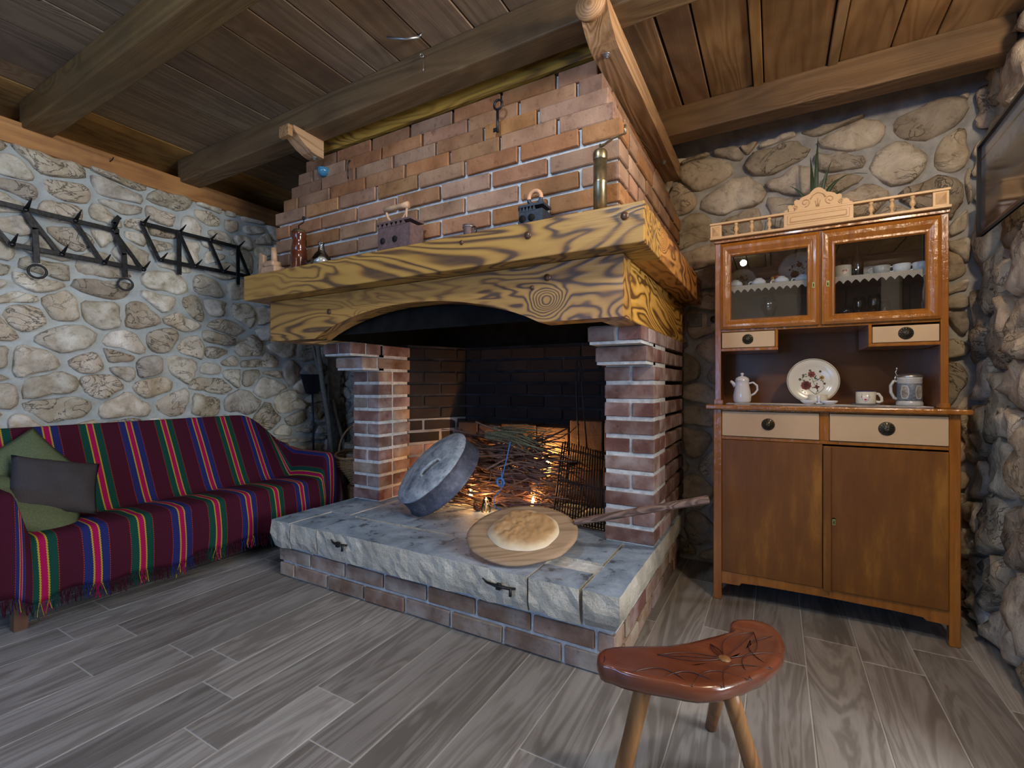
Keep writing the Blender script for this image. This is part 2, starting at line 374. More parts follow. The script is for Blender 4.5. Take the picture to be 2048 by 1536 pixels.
# floor: grout bed with plank-shaped tiles as its pieces
floor = struct('floor', MB().box2((-3.6, -2.1, -0.06), (3.4, 3.1, -0.0015)), M_grout)
PW = 0.1865
tile_cache = {}
def tile_mesh(L):
    k = round(L, 2)
    if k not in tile_cache:
        tile_cache[k] = MB().box((0, 0, 0), (PW - 0.004, k - 0.004, 0.012), 0.0015).mesh('tile', M_tile)[0]
    return tile_cache[k]
TL = 0.93
starts = {0: 2.30, -1: 2.055, -2: 2.18, 1: 2.20, 2: 2.40, 3: 2.1}
for i in range(-19, 17):
    x = 0.1015 + PW * (i + 0.5)
    y0 = starts.get(i, R.uniform(1.9, 2.8)) - 6 * TL
    k = 0
    while y0 < 2.98:
        a, b = max(y0, -2.0), min(y0 + TL, 2.98)
        hid = (x > -2.25 and x < -0.6 and a > 1.75) or (x > 0.9 and b > 1.9 and a > 1.5)
        if b - a > 0.06 and not hid:
            inst(tile_mesh(b - a), 'tile', (x, (a + b) / 2, -0.006), (0, 0, 0 if R.random() < .5 else PI), floor)
        y0 += TL

def clip_poly(poly, mx, my, nx, ny):
    out = []
    n = len(poly)
    for i in range(n):
        a, b = poly[i], poly[(i + 1) % n]
        da = (a[0] - mx) * nx + (a[1] - my) * ny; db = (b[0] - mx) * nx + (b[1] - my) * ny
        if da <= 0: out.append(a)
        if (da < 0 < db) or (db < 0 < da):
            tt = da / (da - db); out.append((a[0] + (b[0] - a[0]) * tt, a[1] + (b[1] - a[1]) * tt))
    return out
def rubble(u0, u1, v0, v1, cw, ch, rnd):
    seeds = []; v = v0 - ch * 0.3
    while v < v1 + ch:
        h = ch * rnd.uniform(0.72, 1.35); u = u0 - rnd.uniform(0, cw)
        while u < u1 + cw:
            wd = cw * rnd.choice((0.45, 0.7, 0.9, 1.1, 1.35, 1.7)) * rnd.uniform(0.85, 1.15)
            if wd > cw * 0.9 or rnd.random() < 0.55:
                seeds.append((u + wd / 2, v + h / 2 + rnd.uniform(-.22, .22) * h))
            else:
                seeds.append((u + wd / 2, v + h * 0.25)); seeds.append((u + wd / 2 + rnd.uniform(-.2, .2) * wd, v + h * 0.78))
            u += wd
        v += h
    k = cw / ch * 0.72
    S = [(a, b * k) for a, b in seeds]; res = []
    for i, (a, b) in enumerate(S):
        poly = [(a - cw * 1.3, b - cw * 1.3), (a + cw * 1.3, b - cw * 1.3), (a + cw * 1.3, b + cw * 1.3), (a - cw * 1.3, b + cw * 1.3)]
        for j, (c_, d) in enumerate(S):
            if j == i or abs(c_ - a) > cw * 2.6 or abs(d - b) > cw * 2.6: continue
            poly = clip_poly(poly, (a + c_) / 2, (b + d) / 2, c_ - a, d - b)
            if len(poly) < 3: break
        if len(poly) < 3: continue
        poly = [(p, max(v0, min(v1, q / k))) for p, q in poly]
        poly = [(max(u0, min(u1, p)), q) for p, q in poly]
        cu = sum(p for p, q in poly) / len(poly); cv = sum(q for p, q in poly) / len(poly)
        w_ = max(p for p, q in poly) - min(p for p, q in poly); h_ = max(q for p, q in poly) - min(q for p, q in poly)
        if w_ < 0.035 or h_ < 0.03 or not (u0 <= cu <= u1 and v0 <= cv <= v1): continue
        res.append((poly, cu, cv, w_, h_))
    return res
def stone_piece(poly, cu, cv, w_, h_, depth, rnd, gap, frame, name, mat, parent):
    gu = max(0.5, 1 - gap * rnd.uniform(0.8, 1.7) / w_ * 2); gv = max(0.5, 1 - gap * rnd.uniform(0.8, 1.5) / h_ * 2)
    pts = [((p - cu) * gu, (q - cv) * gv) for p, q in poly]
    for _ in range(2):
        nn = []
        for i in range(len(pts)):
            a, b = pts[i], pts[(i + 1) % len(pts)]
            nn += [(a[0] * .84 + b[0] * .16, a[1] * .84 + b[1] * .16), (a[0] * .16 + b[0] * .84, a[1] * .16 + b[1] * .84)]
        pts = nn
    # even resample to 18 points
    L = [math.dist(pts[i], pts[(i + 1) % len(pts)]) for i in range(len(pts))]; T = sum(L); N = 18; out = []; acc = 0; i = 0
    for k in range(N):
        tgt = T * k / N
        while acc + L[i] < tgt: acc += L[i]; i += 1
        f = (tgt - acc) / max(L[i], 1e-9); a, b = pts[i], pts[(i + 1) % len(pts)]
        out.append((a[0] + (b[0] - a[0]) * f, a[1] + (b[1] - a[1]) * f))
    off = Vector((rnd.uniform(0, 50), rnd.uniform(0, 50), rnd.uniform(0, 50)))
    tu, tv = rnd.uniform(-.10, .10), rnd.uniform(-.12, .12)
    vs = []; rings = [(1.0, -0.014), (1.0, depth * 0.35), (0.955, depth * 0.80), (0.76, depth * 1.0), (0.40, depth * 1.0)]
    for (s_, d) in rings:
        for (a, b) in out:
            wob = 1 + 0.26 * noise.noise(Vector((a * 12, b * 12, 0)) + off) + 0.05 * noise.noise(Vector((a * 50, b * 50, 0)) + off)
            p = Vector((a * s_ * wob, b * s_ * wob, 0))
            dd = d
            if d > 0: dd = d + (noise.noise(p * 14 + off) * 0.75 + noise.noise(p * 34 + off) * 0.4) * depth + p.x * tu + p.y * tv
            vs.append((p.x, p.y, max(dd, -0.014)))
    vs.append((0, 0, depth * 1.05 + noise.noise(off) * depth * 0.5))
    U, V, Nn = frame
    P = [U * a + V * b + Nn * d for a, b, d in vs]
    fs = []
    for r in range(len(rings) - 1):
        for k in range(N): fs.append([r * N + k, r * N + (k + 1) % N, (r + 1) * N + (k + 1) % N, (r + 1) * N + k])
    b0 = (len(rings) - 1) * N
    for k in range(N): fs.append([b0 + k, b0 + (k + 1) % N, len(vs) - 1])
    mb = MB(); mb.raw(P, fs, True)
    me, c = mb.mesh(name, mat)
    return me, c
def rubble_wall(wall, origin, U, V, Nn, ulen, vlen, cw, ch, seed, mat, depth=0.026, gap=0.011, skip=None, name='stone'):
    rnd = random.Random(seed); n = 0
    for (poly, cu, cv, w_, h_) in rubble(0, ulen, 0, vlen, cw, ch, rnd):
        W = Vector(origin) + U * cu + V * cv
        if skip and skip(W): continue
        me, c = stone_piece(poly, cu, cv, w_, h_, depth * rnd.uniform(0.75, 1.3), rnd, gap, (U, V, Nn), name, mat, wall)
        inst(me, name, W + c, (0, 0, 0), wall); n += 1
    return n
def mortar_sheet(u0, v0, U, V, Nn, origin, ul, vl, step=0.06, thick=0.3):
    """wall body with a softly uneven mortar face"""
    nu, nv = max(2, int(ul / step)), max(2, int(vl / step)); vs = []
    for j in range(nv + 1):
        for i in range(nu + 1):
            p = Vector(origin) + U * (ul * i / nu) + V * (vl * j / nv)
            vs.append(p + Nn * (0.008 * noise.noise(p * 5) + 0.004 * noise.noise(p * 17)))
    fs = [[j * (nu + 1) + i, j * (nu + 1) + i + 1, (j + 1) * (nu + 1) + i + 1, (j + 1) * (nu + 1) + i] for j in range(nv) for i in range(nu)]
    m = MB(); m.raw(vs, fs, True)
    a = Vector(origin) - Nn * 0.012; q = [a, a + U * ul, a + U * ul + V * vl, a + V * vl]
    m.raw(q + [p - Nn * thick for p in q], [[0, 1, 2, 3], [4, 5, 6, 7], [0, 1, 5, 4], [1, 2, 6, 5], [2, 3, 7, 6], [3, 0, 4, 7]])
    return m
ex, ey, ez = Vector((1, 0, 0)), Vector((0, 1, 0)), Vector((0, 0, 1))
wall_left = struct('wall_left', mortar_sheet(0, 0, ey, ez, ex, (XL, -2.0, 0), 5.0, 2.40), M_mortar)
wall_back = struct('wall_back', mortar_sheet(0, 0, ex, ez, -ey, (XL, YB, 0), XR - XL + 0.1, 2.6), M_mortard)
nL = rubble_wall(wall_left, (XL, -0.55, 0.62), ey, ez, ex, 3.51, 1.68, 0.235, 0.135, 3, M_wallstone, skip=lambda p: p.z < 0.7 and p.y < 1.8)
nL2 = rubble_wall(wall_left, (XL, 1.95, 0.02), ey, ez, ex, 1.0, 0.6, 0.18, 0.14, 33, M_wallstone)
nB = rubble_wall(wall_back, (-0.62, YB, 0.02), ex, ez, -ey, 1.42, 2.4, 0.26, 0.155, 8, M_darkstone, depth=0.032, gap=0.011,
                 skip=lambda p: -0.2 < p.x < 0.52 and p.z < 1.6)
nB2 = rubble_wall(wall_back, (XL, YB, 0.02), ex, ez, -ey, 0.95, 2.35, 0.17, 0.13, 5, M_wallstone)
# right wall: a short thick pier beside the sideboard, leaning inwards at its foot
rd = Vector((0.085, 0.75, 0)); rU = Vector((0.03, 0.90, 0)).normalized(); rN = Vector((-rU.y, rU.x, 0)); rV = Vector((0.03, 0, 1)).normalized()
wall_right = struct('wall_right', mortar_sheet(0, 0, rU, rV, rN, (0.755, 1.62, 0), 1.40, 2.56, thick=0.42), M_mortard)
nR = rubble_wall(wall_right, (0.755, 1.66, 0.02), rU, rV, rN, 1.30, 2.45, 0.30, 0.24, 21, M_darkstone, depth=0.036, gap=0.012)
rubble_wall(wall_right, (0.755, 1.60, 0.02), ex, ez, -ey, 0.42, 2.45, 0.17, 0.13, 4, M_wallstone, depth=0.03)
# the part of the room behind the camera
def wall_with_window(name, axis, pos, a0, a1, w0, w1, z0=0.95, z1=2.1, th=0.3):
    m = MB()
    def bx(p, q, zz0, zz1):
        if axis == 'y': m.box2((p, pos - th, zz0), (q, pos, zz1))
        else: m.box2((pos, p, zz0), (pos + th, q, zz1))
    bx(a0, w0, 0, 2.7); bx(w1, a1, 0, 2.7); bx(w0, w1, 0, z0); bx(w0, w1, z1, 2.7)
    return struct(name, m, M_plaster)
wall_front = wall_with_window('wall_front', 'y', -2.0, -3.6, 3.5, -2.35, -0.75, 0.7, 1.8)
wall_side = wall_with_window('wall_side', 'x', 3.20, -2.0, 1.62, 0.05, 1.25)
struct('wall_stub', MB().box2((1.17, 1.63, 0), (3.3, 1.9, 2.7)), M_plaster)
def window(name, axis, pos, a0, a1, z0, z1):
    m = MB(); g = MB()
    def bx(mm, p, q, zz0, zz1, d=0.05):
        if axis == 'y': mm.box2((p, pos - d, zz0), (q, pos, zz1))
        else: mm.box2((pos, p, zz0), (pos + d, q, zz1))
    am = (a0 + a1) / 2
    for p, q in ((a0, a0 + .05), (am - .03, am + .03), (a1 - .05, a1)): bx(m, p, q, z0, z1)
    for p, q in ((z0, z0 + .05), (z1 - .05, z1)): bx(m, a0 + .05, a1 - .05, p, q)
    o = struct(name, m, M_creamw); return o
M_dkdoor = plain('added_door_dark_wood', (0.035, 0.020, 0.012), 0.5)  # unseen doors added so the cabinet glass reflects dark beside a pale strip
for nm, xa, xb in (('added_door_1', 0.30, 1.12), ('added_door_2', 1.33, 2.25)):
    d_ = struct(nm, MB().box2((xa, -2.0, 0), (xb, -1.955, 2.45), 0.004), M_dkdoor)
    for q in range(3):
        for e in range(2):
            w2 = (xb - xa) / 2; MB().box2((xa + e * w2 + .06, -1.955, 0.12 + q * .78), (xa + (e + 1) * w2 - .06, -1.945, 0.80 + q * .78), 0.004).build('panel', M_dkdoor, d_)
    MB().tube([(xb - .06, -1.955, 1.05), (xb - .06, -1.90, 1.05), (xb - .17, -1.90, 1.05)], .009, 8).build('handle', M_brass, d_)
window('window_1', 'y', -2.2, -2.35, -0.75, 0.70, 1.8)
window('window_2', 'x', 3.37, 0.05, 1.25, 0.95, 2.1)

# ceiling: backing, boards and beams
ceiling = struct('ceiling', MB().box2((-3.8, -2.1, ZC + 0.035), (3.4, 3.1, ZC + 0.10)), M_black)
seams = [-3.75, -3.25, -3.06, -2.73, -2.453, -2.28, -1.985, -1.81, -1.645, -1.50, -1.319, -1.092, -0.923, -0.76, -0.60, -0.428, -0.29, -0.095, -0.048, 0.208, 0.253, 0.443, 0.596, 0.92, 1.15, 1.4, 1.62, 1.85, 2.1, 2.35, 2.6, 2.85, 3.1, 3.38]
for a, b in zip(seams[:-1], seams[1:]):
    bat = (b - a) < 0.06
    g = 0.009 if a == -0.428 else 0.0035
    zz = ZC - 0.012 if bat else ZC + R.uniform(-0.003, 0.004)
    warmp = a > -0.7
    for (y0, y1) in ((-2.0, 0.93), (0.93, 3.02)):
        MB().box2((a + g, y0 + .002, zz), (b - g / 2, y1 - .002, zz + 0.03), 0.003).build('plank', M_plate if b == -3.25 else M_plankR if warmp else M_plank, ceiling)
for y0, y1, x0, x1 in ((0.87, 0.99, -3.44, 3.2), (1.612, 1.735, -3.44, 3.2), (2.60, 2.715, -3.44, 0.84), (0.02, 0.14, -3.44, 3.2), (-1.6, -1.48, -3.44, 3.2)):
    MB().box2((x0, y0, 2.382), (x1, y1, ZC), 0.006, 2).build('beam', M_beam, ceiling)
MB().box2((-3.80, -2.0, 2.30), (-3.72, 3.0, 2.60)).build('eaves_board', M_plate, ceiling)
MB().box2((-3.56, -2.0, 2.285), (-3.405, 2.98, 2.41), 0.008, 2).build('wall_plate', M_plate, ceiling)
# the two headers that carry the hood, with a coved and rounded front end
def header(xa, xb, ye=2.97):
    y0 = 1.545
    poly = [(ye, 2.287), (1.69, 2.287), (1.655, 2.293), (1.62, 2.308), (1.585, 2.330), (1.56, 2.352), (y0, 2.372), (y0, 2.384), (ye, 2.384)]
    h = MB().prism(poly, xa, xb, 'x').build('header_beam', M_header, ceiling)
    return h
hr = header(-0.60, -0.50); hl = header(-2.24, -2.155, 1.73)
t = NT('end_grain'); v = t.coord(rnd=False); ln = t.node('ShaderNodeVectorMath', operation='LENGTH'); t.link(v, ln.inputs[0])
n = t.noise(v, 30, 3); c = t.ramp(t.math('SINE', t.math('ADD', t.math('MULTIPLY', ln.outputs['Value'], 700), t.math('MULTIPLY', n, 6))), [(0.0, (0.42, 0.23, 0.10)), (1.0, (0.27, 0.13, 0.055))])
M_endg = t.done(c, 0.6)
Mx = Matrix.Rotation(PI / 2, 3, 'X')
MB().lathe([(0.0, -0.014), (0.044, -0.014), (0.051, -0.008), (0.053, 0.012), (0.0, 0.014)], (-0.552, 1.535, 2.352), 32, M=Mx).build('end_disc', M_endg, hr, label='round sawn log end with rings and a crack')
MB().box2((-2.236, 1.518, 2.325), (-2.159, 1.546, 2.383), 0.003).build('end_block', M_header, hl)
def bolt(x, y, z, par):
    m = MB(); m.lathe([(0.0, -0.012), (0.006, -0.012), (0.006, -0.006), (0.011, -0.006), (0.011, 0.0), (0.015, 0.0), (0.015, 0.002), (0, 0.002)], (x, y, z), 6)
    return m.build('bolt', M_steel, par)
bolt(-0.55, 1.705, 2.286, hr); bolt(-0.54, 2.68, 2.286, hr); bolt(-2.19, 1.70, 2.286, hl)

# ------------------------------------------------------------------ fireplace
fp = thing('fireplace', 'large open brick fireplace with scorched wood mantel, stone hearth and stepped brick hood', 'fireplace', (-1.44, 2.2, 0))
brick_cache = {}
def bmesh_brick(L, D, H, var, mat):
    k = (round(L, 3), D, H, var, mat.name)
    if k not in brick_cache:
        rr = random.Random(hash((round(L, 3), D, var)) % 9999)
        mb = MB().box((0, 0, 0), (L, D, H), 0.0035)
        for v_ in mb.b.verts: v_.co += Vector([rr.uniform(-.0013, .0013) for _ in range(3)])
        brick_cache[k] = mb.mesh('brick', mat)[0]
    return brick_cache[k]
BL, BD, BH, MJ = 0.245, 0.118, 0.066, 0.015
def brick_run(p0, p1, z, outward, parent, mats, depth=BD, start=0.0, h=BH, jut=0.0, maxy=None, brick_len=BL):
    """bricks along p0->p1 (2-D), face flush with the line, body behind it (opposite of outward)"""
    p0 = Vector((p0[0], p0[1], 0)); p1 = Vector((p1[0], p1[1], 0)); d = (p1 - p0); L = d.length; d.normalize()
    o = Vector((outward[0], outward[1], 0)).normalized(); ang = math.atan2(d.y, d.x)
    s = -start; step = brick_len + MJ
    while s < L - 0.03:
        a, b = max(s, 0), min(s + brick_len, L)
        if L - b < 0.05: b = L
        if b - a > 0.035:
            q = round((b - a) / 0.01) * 0.01 if (b - a) < brick_len * 0.98 else brick_len
            j = R.uniform(-.002, .0035) + jut
            c = p0 + d * ((a + b) / 2) - o * (depth / 2 - j)
            mat = mats[0] if len(mats) == 1 else R.choice(mats)
            inst(bmesh_brick(b - a if abs(q - (b - a)) > .004 else q, depth, h, R.randrange(4), mat), 'brick', (c.x, c.y, z + h / 2),
                 (R.uniform(-.006, .006), R.uniform(-.004, .004), ang + R.uniform(-.006, .006) + (PI if R.random() < .5 else 0)), parent)
        s += step
        if b == L: break
# plinth
plinth = MB().box2((-2.365, 1.636, 0.0), (-0.508, 2.97, 0.168)).build('plinth', M_joint, fp)
for k in range(2):
    z = 0.006 + k * 0.082
    brick_run((-2.379, 1.624), (-0.494, 1.624), z, (0, -1), plinth, [M_base], start=(0.13 if k == 0 else 0.0))
    brick_run((-0.494, 1.624 + (BD + MJ)), (-0.494, 2.93), z, (1, 0), plinth, [M_base, M_pbrick], start=(0.06 if k == 0 else 0.19))
    brick_run((-2.379, 2.2), (-2.379, 1.624 + BD + MJ), z, (-1, 0), plinth, [M_base], start=0.1)
# hearth stones: thick rough blocks along the edge, smooth slabs inside
def rough_block(lo, hi, seed, face='f', name='hearth_stone', mat=None, cut=0.02, amp=0.008, step=0.035):
    """block with hackled front/side faces and a ragged lower edge"""
    lo, hi = Vector(lo), Vector(hi); r = bmesh.new(); bmesh.ops.create_cube(r, size=1)
    for v_ in r.verts: v_.co = Vector([lo[i] + (v_.co[i] + .5) * (hi[i] - lo[i]) for i in range(3)])
    for ax in range(3):
        n_ = max(1, int((hi[ax] - lo[ax]) / step))
        for i in range(1, n_):
            co = lo.copy(); co[ax] = lo[ax] + (hi[ax] - lo[ax]) * i / n_; no = Vector((0, 0, 0)); no[ax] = 1
            bmesh.ops.bisect_plane(r, geom=r.verts[:] + r.edges[:] + r.faces[:], plane_co=co, plane_no=no)
    for v_ in r.verts:
        p = v_.co; n0 = noise.noise(p * 28 + Vector((seed, 0, 0))) + 0.6 * noise.noise(p * 60 + Vector((seed, 9, 0)))
        tz = (p.z - lo.z) / (hi.z - lo.z)
        if 'f' in face and abs(p.y - lo.y) < 1e-4: p.y += amp * (n0 * (1 - 0.7 * (tz > .97)) - .2) + cut * max(0, 0.35 - tz) * 1.2
        if 'r' in face and abs(p.x - hi.x) < 1e-4: p.x -= amp * (n0 - .2) * (1 - 0.7 * (tz > .97)) + cut * max(0, 0.35 - tz) * 1.2
        if 'l' in face and abs(p.x - lo.x) < 1e-4: p.x += amp * (n0 - .2) * (1 - 0.7 * (tz > .97))
        if tz < 1e-3 and (abs(p.y - lo.y) < 0.05 and 'f' in face or abs(p.x - hi.x) < .05 and 'r' in face): p.z += 0.014 * (0.5 + noise.noise(p * 9 + Vector((0, seed, 0))))
        if tz > .999: p.z += 0.0025 * noise.noise(p * 7 + Vector((seed, 1, 1)))
    mb = MB(); r.verts.index_update()
    mb.raw([v_.co.copy() for v_ in r.verts], [[q.index for q in f.verts] for f in r.faces])
    for f in mb.b.faces:
        f.normal_update(); f.smooth = False
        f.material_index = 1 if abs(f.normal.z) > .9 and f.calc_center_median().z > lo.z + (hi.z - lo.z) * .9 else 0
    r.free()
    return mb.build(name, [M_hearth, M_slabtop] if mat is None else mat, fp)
ZS = 0.312
J = 0.004
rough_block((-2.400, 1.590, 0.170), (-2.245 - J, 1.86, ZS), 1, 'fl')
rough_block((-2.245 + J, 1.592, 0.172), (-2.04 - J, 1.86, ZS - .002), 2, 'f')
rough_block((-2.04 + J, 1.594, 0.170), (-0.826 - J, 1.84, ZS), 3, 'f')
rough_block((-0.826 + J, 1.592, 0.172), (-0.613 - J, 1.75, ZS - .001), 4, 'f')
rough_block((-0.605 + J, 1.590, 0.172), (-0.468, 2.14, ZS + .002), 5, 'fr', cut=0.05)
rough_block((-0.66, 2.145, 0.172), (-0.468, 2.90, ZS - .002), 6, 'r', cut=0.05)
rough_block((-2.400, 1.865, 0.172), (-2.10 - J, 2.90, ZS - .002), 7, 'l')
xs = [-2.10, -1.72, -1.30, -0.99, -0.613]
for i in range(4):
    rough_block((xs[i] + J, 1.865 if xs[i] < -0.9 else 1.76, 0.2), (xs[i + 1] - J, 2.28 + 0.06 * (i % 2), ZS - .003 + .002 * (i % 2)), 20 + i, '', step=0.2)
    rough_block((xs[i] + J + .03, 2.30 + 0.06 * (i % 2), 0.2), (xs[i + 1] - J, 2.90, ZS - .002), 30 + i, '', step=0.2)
MB().box2((-2.38, 1.62, 0.169), (-0.49, 2.92, 0.300)).build('mortar_bed', M_joint, fp)
# iron staples let into the edge of the hearth
def staple(x0, x1, z, lab):
    y = 1.580
    m = MB(); m.tube([(x0, y + .01, z + .006), (x0 + .03, y - .006, z + .002), ((x0 + x1) / 2, y - .012, z), (x1 - .02, y - .008, z - .002), (x1, y + .012, z - .006)], [0.003, .006, .009, .008, .006], 6, flat=(1, 0.7))
    m.box(((x0 + x1) / 2 + .01, y - .006, z - .004), (0.022, 0.016, 0.026), 0.003)
    m.tube([(x1 - .012, y - .006, z), (x1 - .01, y - .010, z - .03)], 0.006, 6)
    return m.build('iron_staple', M_iron, fp, label=lab)
staple(-1.925, -1.815, 0.273, 'small iron staple in the hearth edge nearest the sofa')
staple(-1.03, -0.88, 0.262, 'long iron staple in the hearth edge under the bread peel')
# pillars
PH = 0.0833
def pillar(x0, x1, mats, name, corb, inner):
    yb = 2.44
    core = MB().box2((x0 + .005, 2.160, ZS), (x1 - .005, yb - .02, 1.295)).build(name, M_joint, fp)
    for k in range(12):
        z = ZS + 0.006 + k * PH; yf = 2.155
        if k == 10: yf = 2.02
        if k == 11: yf = 1.925
        if k >= 10:
            MB().box2((x0 + .005, yf + .007, z - .013), (x1 - .005, 2.2, z + .0655)).build('mortar', M_joint, core)
        brick_run((x0, yf), (x1, yf), z, (0, -1), core, mats, start=(0 if k % 2 == 0 or k == 10 else 0.128), brick_len=(x1 - x0) if (k % 2 == 0 or k == 10) else 0.245, h=0.064)
        for sx, out in ((x1, (1, 0)), (x0, (-1, 0))):
            if out[0] > 0 or inner:
                brick_run((sx, yf + BD + MJ * .8), (sx, 2.93 if (out[0] > 0 and not inner) else yb), z, out, core, mats, start=(0.13 if k % 2 else 0.0), h=0.064, depth=0.10)
    return core
p_r = pillar(-0.705, -0.475, [M_pbrick], 'pillar', 1, False)
p_l = pillar(-2.400, -2.170, [M_pbrick, M_pbrick, M_base], 'pillar', -1, True)
# firebox: splayed left side, rear wall, inner right side
fb = MB().prism([(-2.30, 2.44), (-2.19, 2.44), (-2.0, 2.86), (-0.69, 2.86), (-0.69, 2.44), (-0.60, 2.44), (-0.60, 2.95), (-2.30, 2.95)], ZS, 1.32, 'z').build('firebox', M_sootj, fp)
for k in range(12):
    z = ZS + 0.006 + k * PH; mm = [M_pbrick, M_soot] if k < 4 else [M_soot]
    brick_run((-2.185, 2.43), (-1.995, 2.85), z, (0.9, -0.42), fb, mm, start=(0.13 if k % 2 else 0), depth=0.03, h=0.067)
    if 4 < k: brick_run((-1.99, 2.85), (-0.70, 2.85), z, (0, -1), fb, [M_soot], start=(0.13 if k % 2 else 0), depth=0.03, h=0.067)
xs = [-1.975, -1.80, -1.62, -1.35, -1.12, -0.90, -0.74]
for i in range(6):
    z1 = 0.80 + R.uniform(-.03, .03)
    MB().box2((xs[i] + .004, 2.70, ZS), (xs[i + 1] - .004, 2.85, 0.56 + R.uniform(-.03, .03)), 0.006).build('fireback_stone', M_fback, fb)
    MB().box2((xs[i] + .004, 2.72, 0.565 + .04), (xs[i + 1] - .004, 2.85, z1), 0.006).build('fireback_stone', M_fback, fb)
MB().prism([(-2.30, 2.44), (-2.186, 2.44), (-1.996, 2.85), (-2.05, 2.87)], ZS, ZS + 0.50, 'z').build('splay_mortar', M_midj, fb)
# smoke chamber lining above the fire
m = MB(); a = [(-2.35, 1.78, 1.32), (-0.53, 1.78, 1.32), (-0.53, 2.95, 1.32), (-2.35, 2.95, 1.32)]
b_ = [(-2.30, 1.83, 2.0), (-0.60, 1.83, 2.0), (-0.60, 2.9, 2.0), (-2.30, 2.9, 2.0)]
cc = [(-2.1, 2.0, 2.36), (-0.8, 2.0, 2.36), (-0.8, 2.9, 2.36), (-2.1, 2.9, 2.36)]
m.raw(a + b_ + cc, [[0, 1, 5, 4], [1, 2, 6, 5], [2, 3, 7, 6], [3, 0, 4, 7], [4, 5, 9, 8], [5, 6, 10, 9], [6, 7, 11, 10], [7, 4, 8, 11], [8, 9, 10, 11]])
m.build('smoke_chamber', M_black, fp)
# lintel with arch, side lintels, mantel shelf
arch = []
for i in range(25):
    tt = i / 24; x = -0.80 - tt * (2.115 - 0.80)
    arch.append((x, 1.292 + 0.133 * (1 - abs(2 * tt - 1) ** 2.1) ** 0.92))
poly = [(-2.49, 1.515), (-2.49, 1.292)] + arch[::-1] + [(-0.47, 1.292), (-0.47, 1.515)]
def arch_prism(poly, y0, y1):
    m = MB(); n_ = len(poly)
    # strips between arch and top edge to avoid a concave n-gon
    xs_ = sorted(set(p[0] for p in poly)); low = {}
    for x_, z_ in poly:
        if z_ < 1.5: low[x_] = z_
    vs = []; 
    for x_ in xs_:
        for y_ in (y0, y1): vs += [(x_, y_, low[x_]), (x_, y_, 1.515)]
    fs = []
    for i in range(len(xs_) - 1):
        o = i * 4
        fs += [[o, o + 1, o + 5, o + 4], [o + 2, o + 3, o + 7, o + 6], [o, o + 2, o + 6, o + 4], [o + 1, o + 3, o + 7, o + 5]]
    fs += [[0, 1, 3, 2], [len(vs) - 4, len(vs) - 3, len(vs) - 1, len(vs) - 2]]
    m.raw(vs, fs); bmesh.ops.remove_doubles(m.b, verts=m.b.verts[:], dist=1e-5); return m
arch_prism(poly, 1.640, 1.745).build('lintel_beam', M_flame, fp)
MB().box2((-0.585, 1.747, 1.292), (-0.472, 2.95, 1.515), 0.003).build('side_lintel', M_flameY, fp)
MB().box2((-2.488, 1.747, 1.292), (-2.375, 2.95, 1.515), 0.003).build('side_lintel', M_flameY, fp)
MB().box2((-2.587, 1.545, 1.517), (-0.372, 1.80, 1.654), 0.004, 2).build('mantel_beam', M_flame, fp)
MB().box2((-0.60, 1.802, 1.518), (-0.374, 2.93, 1.653), 0.004, 2).build('side_mantel', M_flameY, fp)
MB().box2((-2.585, 1.802, 1.518), (-2.36, 2.93, 1.653), 0.004, 2).build('side_mantel', M_flameY, fp)
M_peg = plain('dark_knot', (0.075, 0.032, 0.015), 0.35)
def knot(x, z, r, y=1.5445):
    MB().lathe([(0, -0.0015), (r * .8, -0.0015), (r, 0.0), (r, 0.004), (0, .004)], (x, y, z), 20, M=Mx).build('knot', M_peg, fp)
knot(-0.437, 1.612, 0.0135); knot(-0.80, 1.604, 0.014); knot(-1.10, 1.622, 0.009)
knot(-2.0, 1.425, 0.014, 1.6395); knot(-0.765, 1.462, 0.014, 1.6395); knot(-0.83, 1.43, .008, 1.6395)
# hood: vertical courses, then courses stepping back
hood = MB().box2((-2.497, 1.703, 1.655), (-0.510, 2.95, 2.032)).build('hood', M_joint, fp)
N0 = 5
for k in range(9):
    z = 1.640 + 0.006 + k * 0.08
    st = max(0, k - 4)
    x0, x1, yf = -2.512 + 0.030 * st, -0.495 - 0.031 * st, 1.688 + 0.0275 * st
    if k >= 4 + 1:
        MB().box2((x0 + .02, yf + .02, z - .014), (x1 - .02, 2.95, z + 0.0655)).build('mortar', M_joint, hood)
    brick_run((x0, yf), (x1, yf), z, (0, -1), hood, [M_brick], start=(0.135 if k % 2 else 0.0), brick_len=0.252, depth=0.118)
    brick_run((x1, yf + BD + MJ), (x1, 2.94), z, (1, 0), hood, [M_brick], start=(0.0 if k % 2 else 0.13), brick_len=0.252)
    brick_run((x0, 2.94), (x0, yf + BD + MJ), z, (-1, 0), hood, [M_brick], start=0.1, brick_len=0.252)
MB().box2((-2.360, 1.788, 2.363), (-0.602, 1.815, 2.525), 0.002).build('trim_board', M_flame, fp)
print('stones', nL, nL2, nB, nB2, nR, 'objects', len(bpy.data.objects))

